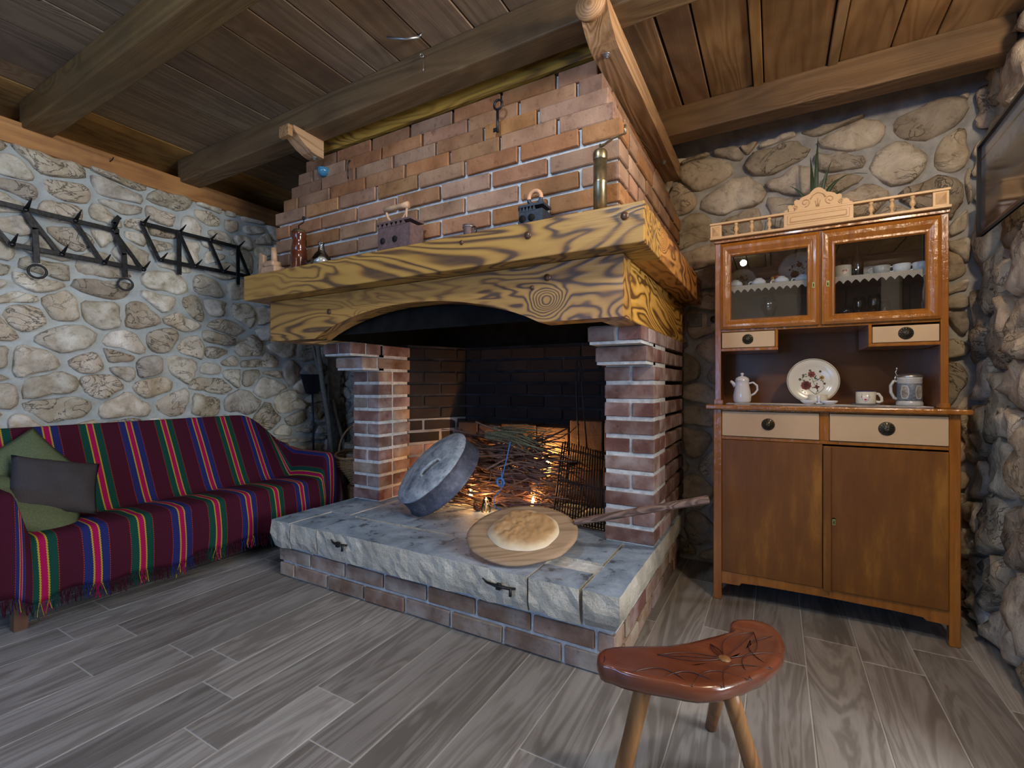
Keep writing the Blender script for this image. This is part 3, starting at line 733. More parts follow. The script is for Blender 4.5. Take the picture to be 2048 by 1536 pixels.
# ------------------------------------------------------------------ sofa with a woven throw
M_legw = plain('dark_leg_wood', (0.10, 0.045, 0.025), 0.4, nscale=12, namt=0.3)
M_uph = plain('dark_upholstery', (0.035, 0.02, 0.02), 0.95)
sofa = thing('sofa', 'long upholstered sofa hidden under a striped throw along the stone wall', 'sofa', (-3.05, 1.45, 0))
MB().box2((-3.30, 0.56, 0.20), (-2.80, 2.28, 0.385), 0.02, 2).build('seat', M_uph, sofa)
MB().prism([(-3.34, 0.20), (-3.12, 0.20), (-3.125, 0.40), (-3.32, 0.78), (-3.345, 0.78), (-3.345, 0.20)], 0.62, 1.98).build('backrest', M_uph, sofa)
for yy, zt in ((0.625, 0.56), (2.235, 0.53)):
    MB().box2((-3.24, yy - .028, 0.20), (-2.82, yy + .028, zt - .03), 0.02, 2).build('armrest', M_uph, sofa)
for xx in (-2.83, -3.30):
    for yy in (0.715, 2.20):
        MB().prism([(-0.024, 0), (0.024, 0), (0.030, 0.21), (-0.030, 0.21)], -0.022, 0.022, 'y', None, (xx, yy, 0)).build('leg', M_legw, sofa)

PITCH = 0.1785
t = NT('woven_striped_wool'); uv = t.node('ShaderNodeUVMap'); sp = t.node('ShaderNodeSeparateXYZ'); t.link(uv.outputs[0], sp.inputs[0])
U_, V_ = sp.outputs['X'], sp.outputs['Y']
tw = t.math('MULTIPLY', t.math('PINGPONG', t.math('MULTIPLY', V_, 90), 0.5), 0.006)
f = t.math('SUBTRACT', t.math('FRACT', t.math('ADD', U_, 0.5)), 0.5)
d = t.math('MULTIPLY', t.math('ABSOLUTE', f), PITCH)
dz = t.math('ADD', d, tw)
par = t.math('GREATER_THAN', t.math('FRACT', t.math('MULTIPLY', t.math('ADD', U_, 0.5), 0.5)), 0.5)
green, blue = (0.008, 0.052, 0.040), (0.018, 0.022, 0.115)
hb = t.math('MULTIPLY_ADD', t.math('SINE', t.math('MULTIPLY', t.math('ADD', t.math('MULTIPLY', V_, 7.0), t.math('PINGPONG', t.math('MULTIPLY', d, 12), 0.1)), 190)), 0.14, 0.86)
band = t.mix(par, green, blue)
pinkd = t.math('LESS_THAN', dz, 0.0125); yel = t.math('LESS_THAN', dz, 0.0182); bnd = t.math('LESS_THAN', d, 0.047); org = t.math('MULTIPLY', t.math('LESS_THAN', d, 0.0500), t.math('GREATER_THAN', d, 0.047))
dash = t.math('GREATER_THAN', t.math('FRACT', t.math('MULTIPLY', V_, 95)), 0.45)
c = t.mix(bnd, (0.055, 0.008, 0.020), band)
c = t.mix(t.math('MULTIPLY', org, dash), c, (0.34, 0.045, 0.018))
c = t.mix(yel, c, (0.40, 0.28, 0.03)); c = t.mix(pinkd, c, (0.32, 0.006, 0.07))
c = t.mix(1.0, c, hb, 'MULTIPLY')
wv = t.noise(t.coord((1, 1, 1), False), 420, 2, 0.5)
M_throw = t.done(c, 0.95, t.bump(t.math('ADD', wv, hb), 0.35, 0.002), 0, 0.1)
M_throw.use_fake_user = True

def sm(a, b, x):
    t_ = max(0, min(1, (x - a) / (b - a))); return t_ * t_ * (3 - 2 * t_)
def arm_h(y):
    h = 0.0
    h = max(h, 0.20 * sm(0.735, 0.665, y))
    h = max(h, 0.165 * sm(2.165, 2.215, y))
    return h
def ztop(y):
    z = 0.405 + arm_h(y)
    if y < 0.575: z -= (0.575 - y) * 3.2
    if y > 2.27: z -= (y - 2.27) ** 1 * 3.0
    return z
def zback(y):
    z = 0.833
    z -= 0.24 * sm(1.93, 2.34, y) ** 1.2
    if y < 0.72: z -= 0.10 * sm(0.72, 0.50, y)
    if y > 2.33: z -= (y - 2.33) * 3
    return z
ys = []; y = 0.505
while y < 2.375:
    ys.append(y); y += 0.006 if (0.52 < y < 0.745 or 2.15 < y) else 0.012
us = [0.0]
for a_, b2 in zip(ys[:-1], ys[1:]): us.append(us[-1] + math.hypot(b2 - a_, ztop(b2) - ztop(a_)))
i0 = min(range(len(ys)), key=lambda i: abs(ys[i] - 0.755))
us = [(q - us[i0]) / PITCH for q in us]
def prof(y):
    zt = ztop(y); zb = max(zback(y), zt + 0.015); hem = 0.135 + 0.012 * math.sin(y * 9) + 0.01 * math.sin(y * 23 + 1)
    armf = 1 if (y < 0.70 or y > 2.20) else 0
    if y < 0.72: hem += 0.05 * sm(0.735, 0.66, y)
    P = []
    xf = -2.715
    for i in range(11):
        tt = i / 10; z = hem + (zt - 0.045 - hem) * tt
        bulge = 0.012 * math.sin(tt * PI) + 0.012 * noise.noise(Vector((y * 7, z * 3, 0))) * (1 - tt * .5) + 0.008 * math.sin(y * 35 + 2 * tt) * (1 - tt)
        P.append((xf + 0.010 * (1 - tt) + bulge, z))
    for i in range(1, 6):
        an = i / 5 * PI / 2; P.append((xf - 0.045 * (1 - math.cos(an)), zt - 0.045 + 0.045 * math.sin(an)))
    for i in range(1, 9):
        tt = i / 8; P.append((xf - 0.045 - (0.31) * tt, zt + 0.010 * math.sin(tt * PI) * (1 - armf) - 0.015 * tt * (1 - armf) + 0.004 * noise.noise(Vector((y * 8, tt * 3, 5)))))
    xb = xf - 0.355; za = P[-1][1]
    for i in range(1, 13):
        tt = i / 12; P.append((xb - 0.235 * tt ** 0.85 + 0.012 * math.sin(tt * PI), za + (zb - 0.02 - za) * tt + 0.0 ))
    x_ = P[-1][0]
    for i in range(1, 6):
        an = i / 5 * PI; P.append((x_ - 0.022 * (1 - math.cos(an)), zb - 0.02 + 0.02 * math.sin(an)))
    P.append((P[-1][0] - 0.003, zb - 0.16))
    return P
rows = [prof(y) for y in ys]; nr = len(rows[0])
bmt = bmesh.new(); uvl = bmt.loops.layers.uv.new('UVMap'); G = []; Vv = []
for yi, (y, pr) in enumerate(zip(ys, rows)):
    G.append([bmt.verts.new((x, y, z)) for x, z in pr])
    acc = 0; vv = [0]
    for (a_, b2) in zip(pr[:-1], pr[1:]): acc += math.dist(a_, b2); vv.append(acc)
    Vv.append(vv)
for i in range(len(ys) - 1):
    for j in range(nr - 1):
        fc = bmt.faces.new((G[i][j], G[i + 1][j], G[i + 1][j + 1], G[i][j + 1])); fc.smooth = True
        for lp, (a_, b2) in zip(fc.loops, ((i, j), (i + 1, j), (i + 1, j + 1), (i, j + 1))): lp[uvl].uv = (us[a_], Vv[a_][b2])
bmt.normal_update()
me = bpy.data.meshes.new('throw'); 
for v_ in bmt.verts: v_.co -= Vector((-3.0, 1.45, 0.4))
bmt.to_mesh(me); bmt.free(); me.materials.append(M_throw)
throw = bpy.data.objects.new('sofa_throw', me); C.objects.link(throw); throw.location = (-3.0, 1.45, 0.4)
tag(throw, 'maroon wool throw with green, blue, yellow and pink stripes draped over the sofa', 'throw')
md = throw.modifiers.new('thick', 'SOLIDIFY'); md.thickness = 0.005; md.offset = -1
# fringe
bmf = bmesh.new(); uvl = bmf.loops.layers.uv.new('UVMap'); rr = random.Random(5)
for i in range(len(ys) - 1):
    for q in range(2 if ys[i + 1] - ys[i] < .008 else 4):
        fr = rr.random(); y = ys[i] + (ys[i + 1] - ys[i]) * fr; u = us[i] + (us[i + 1] - us[i]) * fr
        x0, z0 = rows[i][0]; L = rr.uniform(0.045, 0.075); dx, dy = rr.uniform(-.012, .02), rr.uniform(-.016, .016); w_ = 0.0014
        pp = [(x0 + dx * s * s + .003 * math.sin(s * 5 + q), y + dy * s, z0 + .004 - L * s) for s in (0, .35, .7, 1)]
        ring = []
        for p in pp:
            ring.append([bmf.verts.new((p[0] + w_ * a_, p[1] + w_ * b2, p[2])) for a_, b2 in ((1, 0), (-.5, .87), (-.5, -.87))])
        for s in range(3):
            for k in range(3):
                fc = bmf.faces.new((ring[s][k], ring[s][(k + 1) % 3], ring[s + 1][(k + 1) % 3], ring[s + 1][k]))
                for lp in fc.loops: lp[uvl].uv = (u, 0.0)
me = bpy.data.meshes.new('fringe')
for v_ in bmf.verts: v_.co -= Vector((-3.0, 1.45, 0.4))
bmf.to_mesh(me); bmf.free(); me.materials.append(M_throw)
fr_o = bpy.data.objects.new('fringe', me); C.objects.link(fr_o); fr_o.parent = throw; fr_o['kind'] = 'stuff'

def cushion(name, label, c, w_, h_, th, rot, mat, seed, sag=0.0):
    n_ = 16; mb = MB(); vs = []; fs = []
    for side in (1, -1):
        base = len(vs)
        for j in range(n_ + 1):
            for i in range(n_ + 1):
                a_, b2 = i / n_ * 2 - 1, j / n_ * 2 - 1
                e = max(0, (1 - abs(a_) ** 2.6)) ** 0.55 * max(0, (1 - abs(b2) ** 2.6)) ** 0.55
                pin = 1 - 0.08 * (1 - abs(a_ * b2)) * 1.0 * (abs(a_) > .0)
                px = a_ * w_ / 2 * (1 - 0.07 * (1 - b2 * b2)) ; py = b2 * h_ / 2 * (1 - 0.07 * (1 - a_ * a_))
                wr = 0.012 * noise.noise(Vector((a_ * 2.2 + seed, b2 * 2.2, side))) * e + 0.006 * noise.noise(Vector((a_ * 6 + seed, b2 * 5, side))) * e
                vs.append((px, py - sag * (1 - abs(a_)) * 0, side * (th / 2 * e) + wr))
        for j in range(n_):
            for i in range(n_):
                q = base + j * (n_ + 1) + i; f_ = [q, q + 1, q + n_ + 2, q + n_ + 1]
                fs.append(f_ if side > 0 else f_[::-1])
    mb.raw(vs, fs, True); bmesh.ops.remove_doubles(mb.b, verts=mb.b.verts[:], dist=1e-4)
    o = mb.build(name, mat); o.location = c; o.rotation_euler = rot
    tag(o, label, 'cushion', 'cushions on the sofa'); return o
def frame_rot(xd, zd):
    xd = Vector(xd).normalized(); zd = Vector(zd).normalized(); yd = zd.cross(xd).normalized(); zd = xd.cross(yd)
    return Matrix((xd, yd, zd)).transposed().to_euler()
cushion('cushion', 'dark grey cushion in front of the green ones', (-2.955, 0.868, 0.575), 0.33, 0.29, 0.11, frame_rot((0.05, 0.95, -0.26), (0.72, -0.22, 0.64)), M_greyc, 3)
cushion('cushion', 'green cushion standing upright behind the grey one', (-3.12, 0.80, 0.615), 0.36, 0.34, 0.10, frame_rot((-0.10, 0.80, 0.52), (0.88, 0.0, 0.45)), M_green, 7)
cushion('cushion', 'green cushion lying lowest against the left arm', (-2.925, 0.775, 0.500), 0.40, 0.30, 0.10, frame_rot((0.12, 0.80, -0.42), (0.62, 0.25, 0.72)), M_green, 12)

# ------------------------------------------------------------------ wrought iron hook racks on the left wall
def rack(name, label, top, bot, diag, prong_t, prong_b, strips, tail):
    r = thing(name, label, 'hook rack', (-3.38, (top[0][0] + top[-1][0]) / 2, 1.85), group='iron hook racks on the stone wall')
    X = -3.360
    def bar(nm, pts, w_=0.0125, x=X, th=0.35):
        m = MB(); pts = [Vector((x + 0.0, p[0], p[1])) for p in pts]
        for a_, b2 in zip(pts[:-1], pts[1:]):
            d_ = b2 - a_; ang = math.atan2(d_.z, d_.y)
            m.box((a_ + b2) / 2, (0.007, d_.length + w_ * .8, w_ * 2), 0.0015, Matrix.Rotation(ang, 3, 'X'))
        return m.build(nm, M_iron, r)
    tr = bar('rail', top); br = bar('rail', bot)
    for a_, b2 in diag: bar('diagonal_bar', [a_, b2], 0.011, X - .008)
    for (p, q) in prong_t + prong_b:
        MB().tube([(X, p[0], p[1]), (X + 0.03, p[0] + (q[0] - p[0]) * .4, p[1] + (q[1] - p[1]) * .3), (X + 0.085, q[0], q[1])], [0.010, 0.009, 0.003], 6, flat=(1, .5)).build('prong', M_iron, r)
        MB().lathe([(0, -.008), (.012, -.008), (.012, .006), (.006, .010), (0, .010)], (X + .004, p[0], p[1]), 10, M=Matrix.Rotation(PI / 2, 3, 'Y')).build('rivet', M_iron, r)
    for pts, ring in strips:
        bar('hanger_strip', pts, 0.013, X + 0.010)
        if ring: MB().torus((X + 0.014, ring[0], ring[1]), 0.034, 0.0055, Matrix.Rotation(PI / 2, 3, 'Y') @ Matrix.Rotation(0.3, 3, 'X')).build('ring', M_iron, r)
    return r
prT = [(0.873, 1.948), (1.068, 1.952), (1.236, 1.948)]
rack('iron_hook_rack', 'long black iron hook rack with two hanging rings, left one on the wall',
     [(0.47, 1.955), (1.262, 1.950)], [(0.815, 1.757), (1.392, 1.752)],
     [((0.873, 1.948), (1.010, 1.750)), ((1.068, 1.952), (1.195, 1.745)), ((1.244, 1.945), (1.388, 1.750)), ((0.68, 1.95), (0.818, 1.757))],
     [(p, (p[0] - 0.0 + 0.0, p[1] + 0.045)) for p in prT], [(p, (p[0] - .0, p[1] + 0.04)) for p in ((0.823, 1.758), (1.012, 1.752), (1.195, 1.746), (1.388, 1.752))],
     [([(0.872, 1.93), (0.905, 1.86), (0.912, 1.69)], (0.913, 1.638)), ([(1.262, 2.03), (1.238, 1.99), (1.250, 1.93), (1.287, 1.82), (1.293, 1.69)], (1.292, 1.642))], 0)
rack('iron_hook_rack', 'shorter black iron hook rack next to the mantel without rings',
     [(1.375, 2.033), (1.975, 2.035)], [(1.470, 1.832), (2.060, 1.842)],
     [((1.382, 2.028), (1.477, 1.829)), ((1.590, 2.03), (1.679, 1.835)), ((1.774, 2.03), (1.865, 1.837)), ((1.970, 2.03), (2.055, 1.842))],
     [(p, (p[0], p[1] + .035)) for p in ((1.385, 2.03), (1.585, 2.035), (1.775, 2.035), (1.965, 2.035))], [(p, (p[0], p[1] + .035)) for p in ((1.480, 1.83), (1.680, 1.835), (1.862, 1.837))],
     [([(1.579, 2.04), (1.581, 1.765)], None), ([(1.958, 2.035), (1.960, 1.77)], None)], 0)
tag(MB().tube([(-3.44, 1.24, 2.355), (-3.37, 1.238, 2.362), (-3.355, 1.238, 2.372)], 0.003, 6).build('nail', M_iron), 'bent rusty nail in the wooden wall plate', 'nail')

# ------------------------------------------------------------------ things on the mantel shelf
ZM = 1.6545
M_rust = plain('rusty_red_iron', (0.125, 0.075, 0.070), 0.6, 0.3, nscale=50, namt=0.3, bump=0.2)
M_coal = plain('blue_black_iron', (0.035, 0.042, 0.055), 0.45, 0.5, nscale=60, namt=0.3, bump=0.2)
M_paleleg = plain('pale_turned_wood', (0.40, 0.24, 0.14), 0.6, nscale=30, namt=0.2)
M_mill = plain('lacquered_mahogany', (0.075, 0.018, 0.008), 0.12, nscale=20, namt=0.3)
M_terra = plain('terracotta_handle', (0.50, 0.25, 0.13), 0.5)
b = thing('rabbet_plane', 'pale wooden shaping tool with an upright dowel at the left end of the mantel', 'tool', (-2.42, 1.60, ZM))
MB().box2((-2.463, 1.565, ZM + .001), (-2.345, 1.635, ZM + 0.040), 0.008, 2).box2((-2.450, 1.57, ZM + .04), (-2.37, 1.63, ZM + 0.072), 0.010, 2).build('body', M_paleleg, b)
MB().tube([(-2.395, 1.60, ZM + 0.065), (-2.398, 1.60, ZM + 0.11), (-2.402, 1.60, ZM + 0.145)], [0.017, 0.016, 0.013], 14).build('handle', M_paleleg, b)
MB().prism([(-2.52, ZM + .001), (-2.475, ZM + .001), (-2.475, ZM + 0.115), (-2.505, ZM + 0.13), (-2.512, ZM + .07)], 1.585, 1.61).build('side_plate', M_paleleg, b)
b = thing('pepper_mill', 'tall dark red wooden pepper mill with a wire crank on the mantel', 'pepper mill', (-2.222, 1.625, ZM))
MB().lathe([(0, 0), (.038, 0), (.041, .02), (.039, .05), (.041, .06), (.040, .10), (.036, .108), (.039, .112), (.034, .150), (.032, .165), (.037, .185), (.040, .195), (0.038, 0.205)], (-2.222, 1.625, ZM), 24).build('body', M_mill, b)
MB().lathe([(.038, .203), (.037, .210), (.028, .222), (.010, .228), (0, .229)], (-2.222, 1.625, ZM), 24).build('brass_cap', M_brass, b)
MB().tube([(-2.222, 1.625, ZM + .225), (-2.224, 1.625, ZM + .250), (-2.215, 1.62, ZM + .245), (-2.165, 1.612, ZM + .250), (-2.165, 1.612, ZM + .268)], .003, 6).lathe([(0, -.008), (.008, -.006), (.009, 0), (.006, .008), (0, .009)], (-2.165, 1.612, ZM + .272), 10).build('crank', M_iron, b)
b = thing('glass_cruet', 'small clear glass cruet bottle beside the pepper mill', 'bottle', (-2.030, 1.615, ZM))
MB().lathe([(0, .002), (.038, .001), (.052, .012), (.050, .035), (.033, .062), (.018, .080), (.013, .105), (.014, .118), (.017, .120), (.014, .124), (.010, .122), (.009, .085), (.028, .058), (.044, .034), (.045, .014), (0, .010)], (-2.030, 1.615, ZM), 24).build('body', M_glass, b)
MB().lathe([(0, .0), (.040, .0), (.0435, .014), (.038, .03), (0, .03)], (-2.030, 1.615, ZM + .012), 20).build('salt', M_doily, b)
def flatiron(name, label, x0, x1, y0, y1, h, mat, hmat, kind):
    t_ = thing(name, label, 'iron', ((x0 + x1) / 2, (y0 + y1) / 2, ZM))
    ym = (y0 + y1) / 2
    # boat shaped box: pointed to the left, square at the right
    plan = [(x1, y0), (x1, y1), (x0 + (x1 - x0) * .35, y1), (x0, ym + .01), (x0, ym - .01), (x0 + (x1 - x0) * .12, y0)]
    m = MB(); m.prism(plan, ZM + .001, ZM + .012, 'z'); m.prism([((p[0] - (x0 + x1) / 2) * .96 + (x0 + x1) / 2, (p[1] - ym) * .94 + ym) for p in plan], ZM + .012, ZM + h, 'z')
    m.build('body', mat, t_)
    nt = 6 if kind == 'big' else 5
    m = MB(); xa, xb = x0 + (x1 - x0) * .14, x1 - .03
    for i in range(nt):
        a_ = xa + (xb - xa) * i / nt; b2 = xa + (xb - xa) * (i + 1) / nt
        m.prism([(a_, ZM + h - .002), (b2, ZM + h - .002), ((a_ + b2) / 2, ZM + h + .020)], y0 + .001, y0 + .006)
        m.prism([(a_, ZM + h - .002), (b2, ZM + h - .002), ((a_ + b2) / 2, ZM + h + .020)], y1 - .006, y1 - .001)
    m.build('toothed_rim', mat, t_)
    MB().prism([((p[0] - (x0 + x1) / 2) * 1.0 + (x0 + x1) / 2, (p[1] - ym) * .98 + ym) for p in plan], ZM + h + .015, ZM + h + .024, 'z').build('lid', mat, t_)
    m = MB()
    for fx in (.28, .60):
        cx = x0 + (x1 - x0) * fx; m.lathe([(0, 0), (.014, 0), (.014, .003), (0, .005)], (cx, y0 + .001, ZM + h * .42), 14, M=Mx)
    m.build('air_hole', M_black, t_)
    if kind == 'big':
        cx = (x0 + x1) / 2 - .01; top = ZM + h + .098
        MB().torus((cx, ym, ZM + h + .092), .062, .006, Mx, 20, 8, PI, 2 * PI).tube([(cx, ym, ZM + h + .02), (cx, ym, ZM + h + .028)], .012, 8).tube([(cx + .060, ym, ZM + h + .095), (cx + .058, ym, ZM + h + .02)], .005, 6).build('handle_frame', M_paleleg, t_)
        MB().tube([(cx - .070, ym, top), (cx - .03, ym, top + .002), (cx + .03, ym, top + .002), (cx + .070, ym, top)], [.015, .012, .012, .016], 12).build('handle', M_paleleg, t_)
    else:
        cx = (x0 + x1) / 2 + .008
        MB().torus((cx, ym, ZM + h + .058), .026, .0085, Mx, 20, 8, -0.15, PI + .15).build('ring_handle', M_terra, t_)
        MB().torus((cx, ym, ZM + h + .058), .026, .0075, Mx, 16, 8, PI + .1, 2 * PI - .1).tube([(cx - .028, ym, ZM + h + .05), (cx - .012, ym, ZM + h + .016)], .006, 6).tube([(cx + .028, ym, ZM + h + .05), (cx + .012, ym, ZM + h + .016)], .006, 6).build('handle_frame', mat, t_)
    return t_
flatiron('charcoal_iron', 'rust coloured charcoal iron with a wooden grip in the middle left of the mantel', -1.612, -1.385, 1.560, 1.655, 0.106, M_rust, None, 'big')
flatiron('charcoal_iron', 'small blue black charcoal iron with an orange ring handle', -0.866, -0.748, 1.562, 1.64, 0.050, M_coal, None, 'small')
b = thing('tin_cup', 'tiny brown tin cup with a curled handle between the two irons', 'cup', (-1.118, 1.62, ZM))
MB().lathe([(0, .001), (.020, .001), (.026, .062), (.024, .062), (.018, .004), (0, .004)], (-1.118, 1.62, ZM), 18).build('body', M_rust, b)
MB().torus((-1.118, 1.62, ZM + .052), .0255, .002, None, 18, 6).build('rim_band', M_steel, b)
MB().tube([(-1.094, 1.612, ZM + .05), (-1.075, 1.605, ZM + .045), (-1.068, 1.604, ZM + .025), (-1.085, 1.61, ZM + .018)], .0025, 6).build('handle', M_iron, b)
b = thing('coffee_grinder', 'tall brass hand coffee grinder with a crank at the right end of the mantel', 'grinder', (-0.549, 1.625, ZM))
MB().lathe([(0, .001), (.0245, .001), (.0245, .118), (.0255, .120), (.0255, .124), (.0245, .126), (.0245, .205), (.0, .205)], (-0.549, 1.625, ZM), 28).build('barrel', M_brass, b)
MB().lathe([(.0250, .203), (.0262, .206), (.0262, .228), (.0225, .236), (.008, .242), (0, .243)], (-0.549, 1.625, ZM), 28).build('cap', M_brass, b)
MB().tube([(-0.549, 1.625, ZM + .24), (-0.549, 1.625, ZM + .262)], .003, 6).box((-0.524, 1.615, ZM + .2535), (.056, .010, .005), .001, Euler((0, -.16, -.35))).box((-0.474, 1.598, ZM + .2585), (.056, .010, .004), .001, Euler((0, 0, -.25))).tube([(-0.449, 1.592, ZM + .257), (-0.449, 1.592, ZM + .288)], .0045, 8).build('crank', M_brass, b)
# small things on the stepped bricks
M_blue = plain('blue_enamel', (0.045, 0.16, 0.27), 0.15)
tag(MB().lathe([(0, 0), (.016, 0), (.030, .018), (.037, .040), (.035, .041), (.027, .018), (.013, .004), (0, .004)], (-2.195, 1.760, 2.210), 24).build('enamel_bowl', M_blue), 'small blue enamel bowl on the stepped bricks under the left bracket', 'bowl')
tag(MB().tube([(-1.948, 1.715, 2.127), (-1.952, 1.716, 2.165), (-1.949, 1.717, 2.205), (-1.938, 1.715, 2.222), (-1.928, 1.712, 2.214)], .0035, 6).build('iron_hook', M_iron), 'thin iron hook standing on the hood bricks near the blue bowl', 'hook')
b = thing('iron_key', 'old iron key standing against the hood bricks', 'key', (-1.035, 1.71, 2.125))
MB().tube([(-1.033, 1.712, 2.127), (-1.034, 1.714, 2.225)], .006, 8).box((-1.045, 1.712, 2.14), (.018, .004, .016)).build('shaft', M_iron, b)
MB().torus((-1.032, 1.715, 2.246), .020, .005, Matrix.Rotation(0.7, 3, 'Y') @ Mx, 18, 8).build('bow', M_iron, b)
b = thing('screw_eye', 'steel screw eye with a wire hook in the long ceiling beam', 'hook', (-1.355, 1.606, 2.50))
MB().torus((-1.355, 1.600, 2.497), .008, .0022, Matrix.Rotation(0.5, 3, 'Z') @ Mx, 16, 6).build('eye', M_steel, b)
MB().tube([(-1.350, 1.600, 2.488), (-1.344, 1.598, 2.47), (-1.344, 1.598, 2.435), (-1.347, 1.600, 2.42), (-1.352, 1.601, 2.425)], .0015, 6).build('wire', M_steel, b)
tag(MB().tube([(-1.418, 1.455, 2.505), (-1.35, 1.49, 2.497), (-1.302, 1.52, 2.506)], [.0065, .005, .0075], 8).tube([(-1.302, 1.52, 2.508), (-1.292, 1.53, 2.528)], .004, 6).build('cable_stub', M_steel), 'short pale stub of cable under the ceiling boards', 'cable')

# ------------------------------------------------------------------ on the hearth
# iron baking bell
M_ash = None
t = NT('ash_covered_iron'); v = t.coord(rnd=False); n = t.noise(v, 11, 6, 0.65, 0.5); n2 = t.noise(v, 50, 4, 0.7)
c = t.ramp(n, [(0.32, (0.12, 0.135, 0.155)), (0.46, (0.27, 0.30, 0.33)), (0.62, (0.42, 0.45, 0.47))])
c = t.mix(t.ramp(n2, [(0.33, .6), (0.45, 0)]), c, (0.05, 0.05, 0.06))
M_ash = t.done(c, 0.75, t.bump(t.math('ADD', n, n2), 0.6, 0.006), 0.1, 0.3)
t = NT('blued_sheet_iron'); v = t.coord(rnd=False); n = t.noise(v, 16, 6, 0.7); 
M_bell = t.done(t.ramp(n, [(0.35, (0.055, 0.06, 0.085)), (0.55, (0.10, 0.105, 0.14)), (0.75, (0.22, 0.22, 0.25))]), 0.55, t.bump(n, 0.4, 0.005), 0.5, 0.4)
nrm = Vector((-0.372, -0.599, 0.709)).normalized()
bx_ = Vector((0.45, 0.2, 0.9)); bx_ = (bx_ - nrm * bx_.dot(nrm)).normalized(); by_ = nrm.cross(bx_)
RB = Matrix((bx_, by_, nrm)).transposed()
bell = thing('baking_bell', 'big ash covered iron baking bell leaning beside the twigs', 'baking bell', (-1.680, 2.185, 0.500), rot=RB.to_euler())
RR = 0.250
MB().lathe([(RR + .012, -.004), (RR + .014, 0.004), (RR + .006, .010), (RR + .002, .085), (RR + .004, .105), (RR + .007, .110)], n=48).build('rim_wall', M_bell, bell, local=True)
mb = MB(); prof_ = [(RR + .007, .108), (RR + .002, .118), (RR * .86, .133), (RR * .6, .148), (RR * .3, .158), (0.001, .161)]
mb.lathe(prof_, n=48)
for v_ in mb.b.verts: v_.co.z += 0.005 * noise.noise(v_.co * 14)
mb.build('dome', M_ash, bell, local=True)
MB().lathe([(RR + .002, .0), (RR - .004, .100), (0.001, .150)], n=36).build('inside', M_bell, bell, local=True)
MB().tube([(-.055, -.115, .140), (-.050, -.118, .168), (-.02, -.125, .178), (.045, -.125, .176), (.075, -.120, .166), (.080, -.118, .138)], .009, 8).build('handle', M_ash, bell, local=True)

# twig bundle
M_twig = plain('vine_bark', (0.115, 0.062, 0.050), 0.75, nscale=60, namt=0.4, bump=0.3)
M_twig2 = plain('pale_cut_wood', (0.35, 0.24, 0.15), 0.7)
M_herb = plain('dry_herb', (0.115, 0.12, 0.075), 0.85, nscale=80, namt=0.3)
bundle = thing('twig_bundle', 'tied bundle of thin vine prunings heaped in the fireplace', 'firewood', (-1.38, 2.48, ZS))
tw_me = []
for q in range(14):
    L = R.uniform(0.34, 0.74); pts = []; a1, a2, ph = R.uniform(.008, .032), R.uniform(.004, .014), R.uniform(0, 6)
    rr_ = R.uniform(.0030, .0068) if q > 1 else .0095
    for i in range(9):
        s = i / 8; pts.append(((s - .5) * L, a1 * math.sin(s * 3.3 + ph) + a2 * math.sin(s * 11 + ph), a1 * math.cos(s * 2.7 + ph * 2) * .8 + a2 * math.cos(s * 9)))
    m = MB(); m.tube(pts, [rr_ * (1 - .5 * i / 8) for i in range(9)], 5)
    if q % 2:
        p = Vector(pts[4]); m.tube([p, p + Vector((L * .12, .02, .03)), p + Vector((L * .22, .02, .07))], [rr_ * .6, rr_ * .45, rr_ * .3], 4)
    tw_me.append(m.mesh('twig', [M_twig])[0])
for q in range(270):
    h = R.random() ** 1.15; ww = 1 - 0.35 * h
    y = 2.47 + R.gauss(0, .075) * ww; z = ZS + 0.02 + h * 0.40; x = -1.36 + R.uniform(-.24, .20) * ww
    lean = R.gauss(0, .13); sk = R.gauss(0, .22)
    if R.random() < .12: sk = R.uniform(-1.2, 1.2); lean = R.uniform(-.5, .5)
    z = max(z, ZS + .012 + abs(math.sin(lean)) * 0.3)
    inst(R.choice(tw_me), 'twig', (x, max(2.33, min(2.62, y)), z), (R.uniform(0, 6.28), lean, sk), bundle)
M_bluestr = plain('blue_string', (0.02, 0.13, 0.38), 0.6)
MB().tube([(-1.27, 2.24, 0.735), (-1.285, 2.225, 0.64), (-1.305, 2.215, 0.55), (-1.312, 2.215, 0.50)], .0032, 5).tube([(-1.312, 2.213, 0.575), (-1.300, 2.205, 0.52), (-1.305, 2.20, 0.475), (-1.345, 2.195, 0.43), (-1.345, 2.19, 0.39), (-1.31, 2.185, 0.37), (-1.25, 2.18, 0.378), (-1.235, 2.19, 0.39)], .0028, 5).torus((-1.312, 2.205, .515), .022, .006, Mx, 10, 5).build('string', M_bluestr, bundle)
herb = thing('herb_sprigs', 'dried grey green herb sprigs lying on top of the twigs', 'herbs', (-1.28, 2.36, 0.745))
for q in range(34):
    a_ = R.gauss(-.10, .16); L = R.uniform(.22, .42); x0 = -1.46 + R.uniform(-.05, .12); z0 = .755 + R.uniform(-.03, .045); y0 = 2.34 + R.uniform(-.06, .07)
    m = MB(); P = [(x0 + L * s * math.cos(a_), y0 + .06 * s * R.uniform(-1, 1), z0 + L * s * math.sin(a_) + .02 * math.sin(s * 3)) for s in (0, .33, .66, 1)]
    m.tube(P, [.0022, .0026, .0024, .0014], 4)
    if q % 3 == 0:
        for k in range(16):
            s = k / 16 * .5; px, pz = x0 + L * s * math.cos(a_), z0 + L * s * math.sin(a_)
            for sg in (-1, 1): m.tube([(px, y0, pz), (px - .007, y0, pz + sg * .010)], [.003, .0008], 4)
    m.build('sprig', M_herb, herb)
